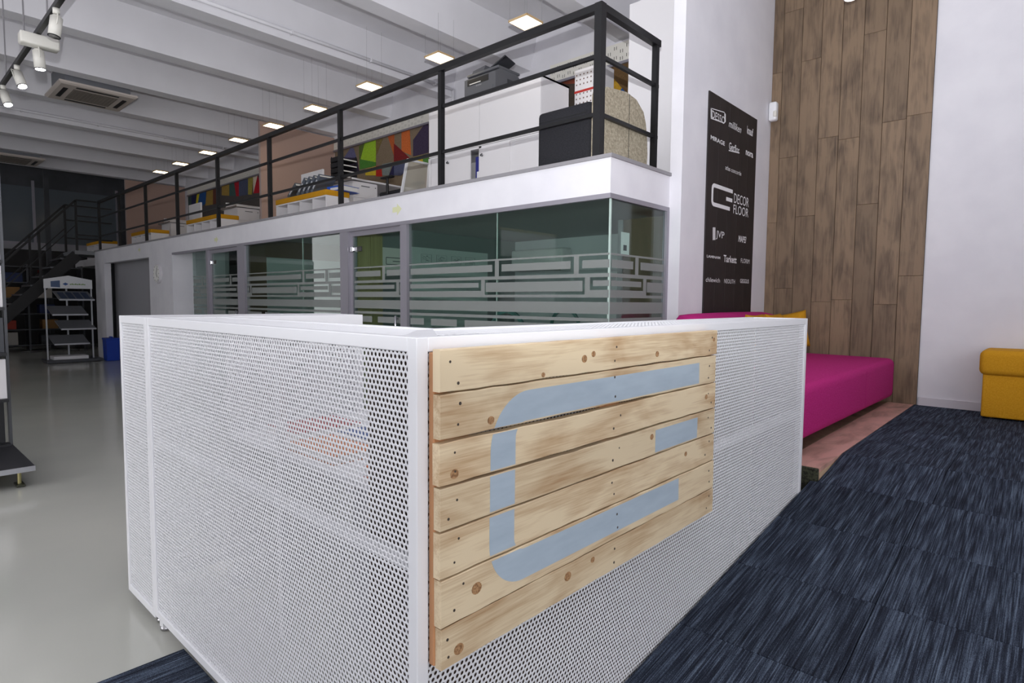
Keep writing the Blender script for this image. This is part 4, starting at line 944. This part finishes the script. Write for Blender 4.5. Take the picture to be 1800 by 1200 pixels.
for k in range(2): B((-5.618, 3.66+.16*k, .02), (-5.60, 3.815+.16*k, 2.02)).build('board', YC, tc_)

# ================================================================== CEILING UNITS, TRACK
def cassette(x, y, label):
    t = thing('cassette_air_conditioner', label, 'air conditioner', (x, y, 4.25), 'ceiling cassette units'); s = .475
    b_ = MB(); ring = lambda k, z: [(-k, -k, z), (k, -k, z), (k, k, z), (-k, k, z)]
    IV = mat('ac_ivory', (196, 186, 178), .5); b_.loft([ring(s-.03, .0), ring(s, .02), ring(s, .045), ring(s-.06, .06)]); b_.build('panel', IV, t, world=False)
    MB().box((-.27, -.27, -.004), (.27, .27, .002)).build('intake_grille', mat('ac_grille', (128, 120, 112), .7), t, world=False)
    for k in range(12): MB().box((-.26, -.255+k*.045, -.008), (.26, -.245+k*.045, -.003)).build('grille_slat', MATS['ac_grille'], t, world=False)
    for a in range(4):
        c_, s2 = [(0, -.36), (.36, 0), (0, .36), (-.36, 0)][a]; w_, h_ = ((.26, .028) if a % 2 == 0 else (.028, .26)); MB().box((c_-w_, s2-h_, -.003), (c_+w_, s2+h_, .003)).build('air_slot', mat('slot_black', (24, 24, 26), .6), t, world=False)
    MB().box((-.40, -.40, .05), (.40, .40, .34)).build('body', mat('ac_steel', (120, 122, 128), .5, .4), t, world=False)
    for a in (-1, 1):
        for c in (-1, 1): MB().tube((a*.38, c*.38, .3), (a*.38, c*.38, .56), .006, 6).build('hanger_rod', GREYT, t, world=False)
    return t
ca = cassette(-10.75, 2.47, 'ivory ceiling cassette air conditioner nearer the spotlight track')
dup(ca, (-16.85, 2.40, 4.25), 'dim ceiling cassette air conditioner farther back toward the stairs')

tk = thing('lighting_track', 'black suspended lighting track under the ceiling beams', 'light track', (-7.5, 1.17, 3.62))
MB().box((-10.4, 1.152, 3.60), (-5.0, 1.188, 3.64)).build('rail', BLACKM, tk)
for x in (-5.4, -6.35, -7.35, -8.4, -9.4): MB().tube((x, 1.17, 3.64), (x, 1.17, 4.80), .006, 6).build('hanger_rod', GREYT, tk)
SPW = mat('spot_white', (226, 224, 216), .4); GLOW = mat('spot_glow', (255, 255, 255), .4, emit=30)
def spot(x, tilt, yaw_, label, lit, box=False):
    t = thing('track_spotlight', label, 'lamp', (x, 1.17, 3.60), 'spotlights on the black track')
    if box:
        MB().rbox((-.06, -.13, -.10), (.06, .15, .0), .015, 2).build('gear_box', SPW, t, True, world=False)
        cl = MB(); cl.tube((-.05, -.12, .0), (-.05, .14, .008), .004, 6); cl.build('wire_clip', CHROME, t, world=False); zo = -.10
    else:
        MB().tube((0, 0, -.04), (0, 0, 0), .025, 14).build('adapter', SPW, t, True, world=False); zo = -.04
    Mx = Matrix.Translation((0, 0, zo-.03)) @ Matrix.Rotation(yaw_, 4, 'Z') @ Matrix.Rotation(tilt, 4, 'X')
    def P(mb, n, M_, sm=True): mb.v = [tuple(Mx @ Vector(p)) for p in mb.v]; return mb.build(n, M_, t, sm, world=False)
    P(MB().tube((0, 0, 0), (0, 0, -.15), .043, 20), 'head', SPW); P(MB().tube((0, 0, .0), (0, 0, .012), .03, 16), 'cap', SPW)
    P(MB().tube((0, 0, -.150), (0, 0, -.156), .044, 20), 'rim', BLACKM)
    P(MB().tube((0, 0, -.152), (0, 0, -.158), .037, 18), 'bulb', GLOW if lit else mat('spot_off', (120, 118, 116), .3))
    br = MB(); br.tube((-.05, 0, -.06), (.05, 0, -.06), .005, 8); br.tube((-.05, 0, -.06), (-.05, 0, .02), .004, 6); br.tube((.05, 0, -.06), (.05, 0, .02), .004, 6); br.tube((-.05, 0, .02), (.05, 0, .02), .004, 6); P(br, 'bracket', SPW)
    return t
spot(-6.03, math.radians(-8), 0, 'unlit white track spotlight nearest the counter', False)
spot(-6.77, math.radians(4), 0, 'white track spotlight hanging under a square gear box', True, True)
spot(-7.78, math.radians(-25), math.radians(115), 'lit white track spotlight tilted toward the room, beside the gear box one', True)
spot(-8.62, math.radians(-25), math.radians(115), 'lit white track spotlight farthest along the visible track', True)

# ================================================================== LEFT DISPLAY RACK
STEEL = mat('rack_steel', (86, 88, 92), .4, .5); RBLK = mat('rack_black', (36, 37, 41), .45)
rk = thing('tile_display_rack', 'dark metal floor sample rack with white sample boards and a black base', 'display rack', (-6.0, .2, 0))
B((-6.10, .757, .14), (-6.03, .776, 2.36)).build('upright', STEEL, rk); B((-6.10, -.6, .14), (-6.03, -.56, 2.36)).build('upright', STEEL, rk)
B((-6.11, -.6, .14), (-6.10, .74, 2.36)).build('back_sheet', RBLK, rk)
for z in (.145, .50, .86, 1.21, 1.57, 1.94): B((-6.08, -.56, z-.012), (-5.97, .757, z+.012)).build('shelf', RBLK, rk)
B((-6.10, -.6, 2.34), (-6.03, .776, 2.375)).build('top_rail', mat('rack_top', (206, 190, 150), .5), rk)
MB().rbox((-6.10, -.6, .105), (-5.16, .776, .142), .003, 1).build('base_plate', RBLK, rk); B((-5.162, -.6, .106), (-5.157, .777, .141)).build('base_edge', mat('edge_alu', (176, 178, 184), .35, .6), rk)
for x, y in ((-5.25, .70), (-5.95, .70), (-5.25, -.5), (-5.95, -.5)):
    MB().tube((x, y, .012), (x, y, .106), .012, 10).build('leg', mat('brass_leg', (176, 168, 120), .3, .7), rk); MB().rbox((x-.06, y-.025, 0), (x+.06, y+.025, .014), .003, 1).build('foot_plate', mat('foot_dark', (70, 72, 60), .4, .4), rk)
for i, (z0, z1, lab) in enumerate(((.512, .82, 'white sample board on the second rack shelf'), (1.222, 1.54, 'white sample board on the fourth rack shelf'), (1.952, 2.33, 'white sample board on the top rack shelf'), (1.582, 1.92, 'grey sample board on the fifth rack shelf'))):
    tag(MB().rbox((-6.03, -.52, z0), (-6.0, .752, z1), .003, 1).build('sample_board', LAMW if i != 3 else GREYW), lab, 'sample board', 'boards on the sample rack')
cols = [(70, 72, 78), (120, 160, 130), (60, 60, 64), (200, 198, 190), (90, 84, 78)]
for k in range(5):
    y = .73-.045*k; tag(MB().rbox((-6.05, y-.018, .872), (-6.0, y+.018, 1.14+.02*(k % 3)), .002, 1).build('sample_strip', mat('strip_%d' % k, cols[k], .5)), ['dark grey', 'pale green', 'charcoal', 'cream', 'taupe'][k]+' upright sample strip on the third rack shelf', 'sample', 'sample strips on the rack')

# ================================================================== FAR END: STAND, STAIRS, SHELVES
ds = thing('brochure_stand', 'grey brochure stand with a gabled white header and four sloping shelves', 'display stand', (-14.75, 2.9, 0))
ALU = mat('stand_alu', (190, 192, 198), .35, .4)
for y in (2.50, 3.26): B((-14.80, y-.012, .05), (-14.77, y+.012, 1.55)).build('upright', ALU, ds)
MB().box((-15.0, 2.87, .05), (-14.97, 2.895, 1.62)).build('back_post', ALU, ds)
MB().prism([(-14.80, 2.48, 1.48), (-14.80, 3.28, 1.48), (-14.80, 3.28, 1.66), (-14.80, 2.88, 1.74), (-14.80, 2.48, 1.66)], (1, 0, 0), .035).build('header', mat('header_white', (224, 226, 230), .2), ds)
hx = -14.764
MB().prism([(hx, 2.59, 1.51), (hx, 2.74, 1.50), (hx, 2.74, 1.64), (hx, 2.59, 1.62)], (1, 0, 0), .002).build('header_picture', mat('header_blue', (70, 92, 130), .4), ds)
MB().prism([(hx, 2.78, 1.57), (hx, 2.83, 1.54), (hx, 2.88, 1.57), (hx, 2.83, 1.60)], (1, 0, 0), .002).build('header_emblem', mat('emblem_blue', (60, 90, 150), .4), ds)
for k in range(9): B((hx, 2.90+.03*k, 1.555), (hx+.002, 2.922+.03*k, 1.575+.008*(k % 2))).build('header_letter', mat('letter_green', (110, 150, 70), .5), ds)
for k, (z, yo) in enumerate(((1.24, .07), (.94, -.05), (.65, .08), (.35, -.04))):
    sh = MB(); y0, y1 = 2.63+yo, 3.22+yo
    sh.loft([[(-14.66, y0, z), (-14.66, y1, z), (-14.66, y1, z+.02), (-14.66, y0, z+.02)], [(-14.96, y0-.05, z+.17), (-14.96, y1-.05, z+.17), (-14.96, y1-.05, z+.19), (-14.96, y0-.05, z+.19)]]); sh.build('sloping_shelf', mat('shelf_grey', (120, 122, 126), .45, .2), ds)
    B((-14.665, y0, z), (-14.65, y1, z+.03)).build('shelf_lip', ALU, ds)
MB().rbox((-15.1, 2.45, 0.001), (-14.55, 3.38, .06), .006, 1).build('base', STEEL, ds)
tag(MB().rbox((-14.95, 2.56, .0615), (-14.60, 3.14, .13), .006, 1).build('flat_box', LAMW), 'flat white box lying on the base of the brochure stand', 'box')
for k in range(4):
    y = 2.74+.13*k; bm_ = MB(); bm_.loft([[(-14.69, y, 1.278), (-14.69, y+.10, 1.278), (-14.688, y+.10, 1.286), (-14.688, y, 1.286)], [(-14.90, y-.035, 1.397), (-14.90, y+.065, 1.397), (-14.898, y+.065, 1.405), (-14.898, y-.035, 1.405)]])
    tag(bm_.build('brochure', mat('brochure_blue', (52, 66, 92), .4)), 'dark blue brochure on the top sloping shelf of the stand', 'brochure', 'brochures on the top shelf of the stand')

st = thing('staircase', 'black steel staircase with open treads at the end of the mezzanine', 'staircase', (-16.3, 1.8, 0))
y_top, y_bot, n = 3.2, 1.15, 11; SX = (-16.5, -15.5)
B((-16.55, y_top-.05, ZM-.09), (-15.455, 4.615, ZM-.01)).build('landing', mat('landing_grey', (120, 122, 126), .5), st)
for x in SX: MB().bar((x, y_top, ZM-.1), (x, y_bot, .02), .03, .22, (1, 0, 0) if False else (0, 0, 1)).build('stringer', BLACKM, st)
for k in range(n):
    y = y_top-(k+1)*(y_top-y_bot)/(n+1); z = ZM-(k+1)*ZM/(n+1); B((SX[0], y-.13, z-.02), (SX[1], y+.13, z+.015)).build('tread', STEEL, st)
for x in SX:
    MB().bar((x, y_top, RT_-.03), (x, y_bot, 1.05), .04, .04).build('handrail', BLACKM, st); MB().bar((x, y_top, 2.85), (x, y_bot, .55), .02, .02).build('mid_rail', BLACKM, st)
    for k in range(4):
        y = y_top-k*(y_top-y_bot)/3.2; z = ZM*(1-(y_top-y)/(y_top-y_bot)); B((x-.02, y-.02, max(z-.1, 0)), (x+.02, y+.02, z+1.04)).build('baluster', BLACKM, st)
for z in (RT_-.025, 3.03, 2.63): MB().bar((-16.5, y_top, z), (-16.5, 4.1, z), .03, .03).build('landing_rail', BLACKM, st); MB().bar((-15.48, y_top, z), (-15.48, 3.575, z), .03, .03).build('landing_rail', BLACKM, st)
for z in (0,):
    B((-16.54, 3.9, 0), (-16.46, 3.98, ZM-.09)).build('support_post', BLACKM, st)

fs_ = thing('storage_shelves', 'dark metal storage shelves under the far staircase', 'shelves', (-18.6, 1.8, 0))
for y in (.4, 1.6, 2.8, 3.9): B((-18.95, y-.02, 0), (-18.5, y+.02, 2.1)).build('upright', STEEL, fs_)
for k in range(6): B((-18.95, .4, .12+.38*k), (-18.45, 3.9, .145+.38*k)).build('shelf', STEEL, fs_)
random.seed(5)
pal = [((38, 52, 96), 'dark blue'), ((186, 182, 176), 'pale grey'), ((170, 60, 44), 'rust red'), ((60, 62, 66), 'charcoal'), ((150, 110, 60), 'ochre')]
for k in range(5):
    for j in range(5):
        c, nm = pal[(k+j*2) % 5]; y = (.47, 1.02, 1.67, 2.22, 2.98)[j]+random.uniform(0, .08); hgt = random.uniform(.2, .32)
        tag(MB().rbox((-18.85, y, .145+.38*k), (-18.5, y+random.uniform(.28, .45), .145+.38*k+hgt), .006, 1).build('storage_box', mat('stbox_'+nm, c, .6)), nm+' storage box on the far shelves, '+['bottom', 'second', 'third', 'fourth', 'fifth'][k]+' shelf', 'box', 'boxes on the far shelves')
# far wall glazing
for i, y in enumerate((-1.5, .4, 2.3, 4.2)):
    W_ = sempty('window_%d' % (5+i), (-20.19, y, 2.7))
    B((-20.198, y-.92, 2.75), (-20.18, y+.92, 4.2)).build('glass_pane', mat('far_glass', (96, 104, 110), .15), W_)
    B((-20.2, y-.95, 2.68), (-20.15, y+.95, 2.75)).build('window_frame', GREYF, W_); B((-20.2, y+.92, 2.75), (-20.15, y+.98, 4.37)).build('window_frame', GREYF, W_)
struct('trim_20', B((-20.2, -4.2, 2.55), (-20.1, 6.2, 2.68)), GREYW)
struct('wall_far_lower', B((-20.2, -4.2, 0), (-20.12, 6.2, 2.55)), mat('far_black', (34, 32, 32), .7))
struct('trim_21', B((-19.2, 3.3, 0), (-19.1, 3.4, 4.8)), DKWALL)
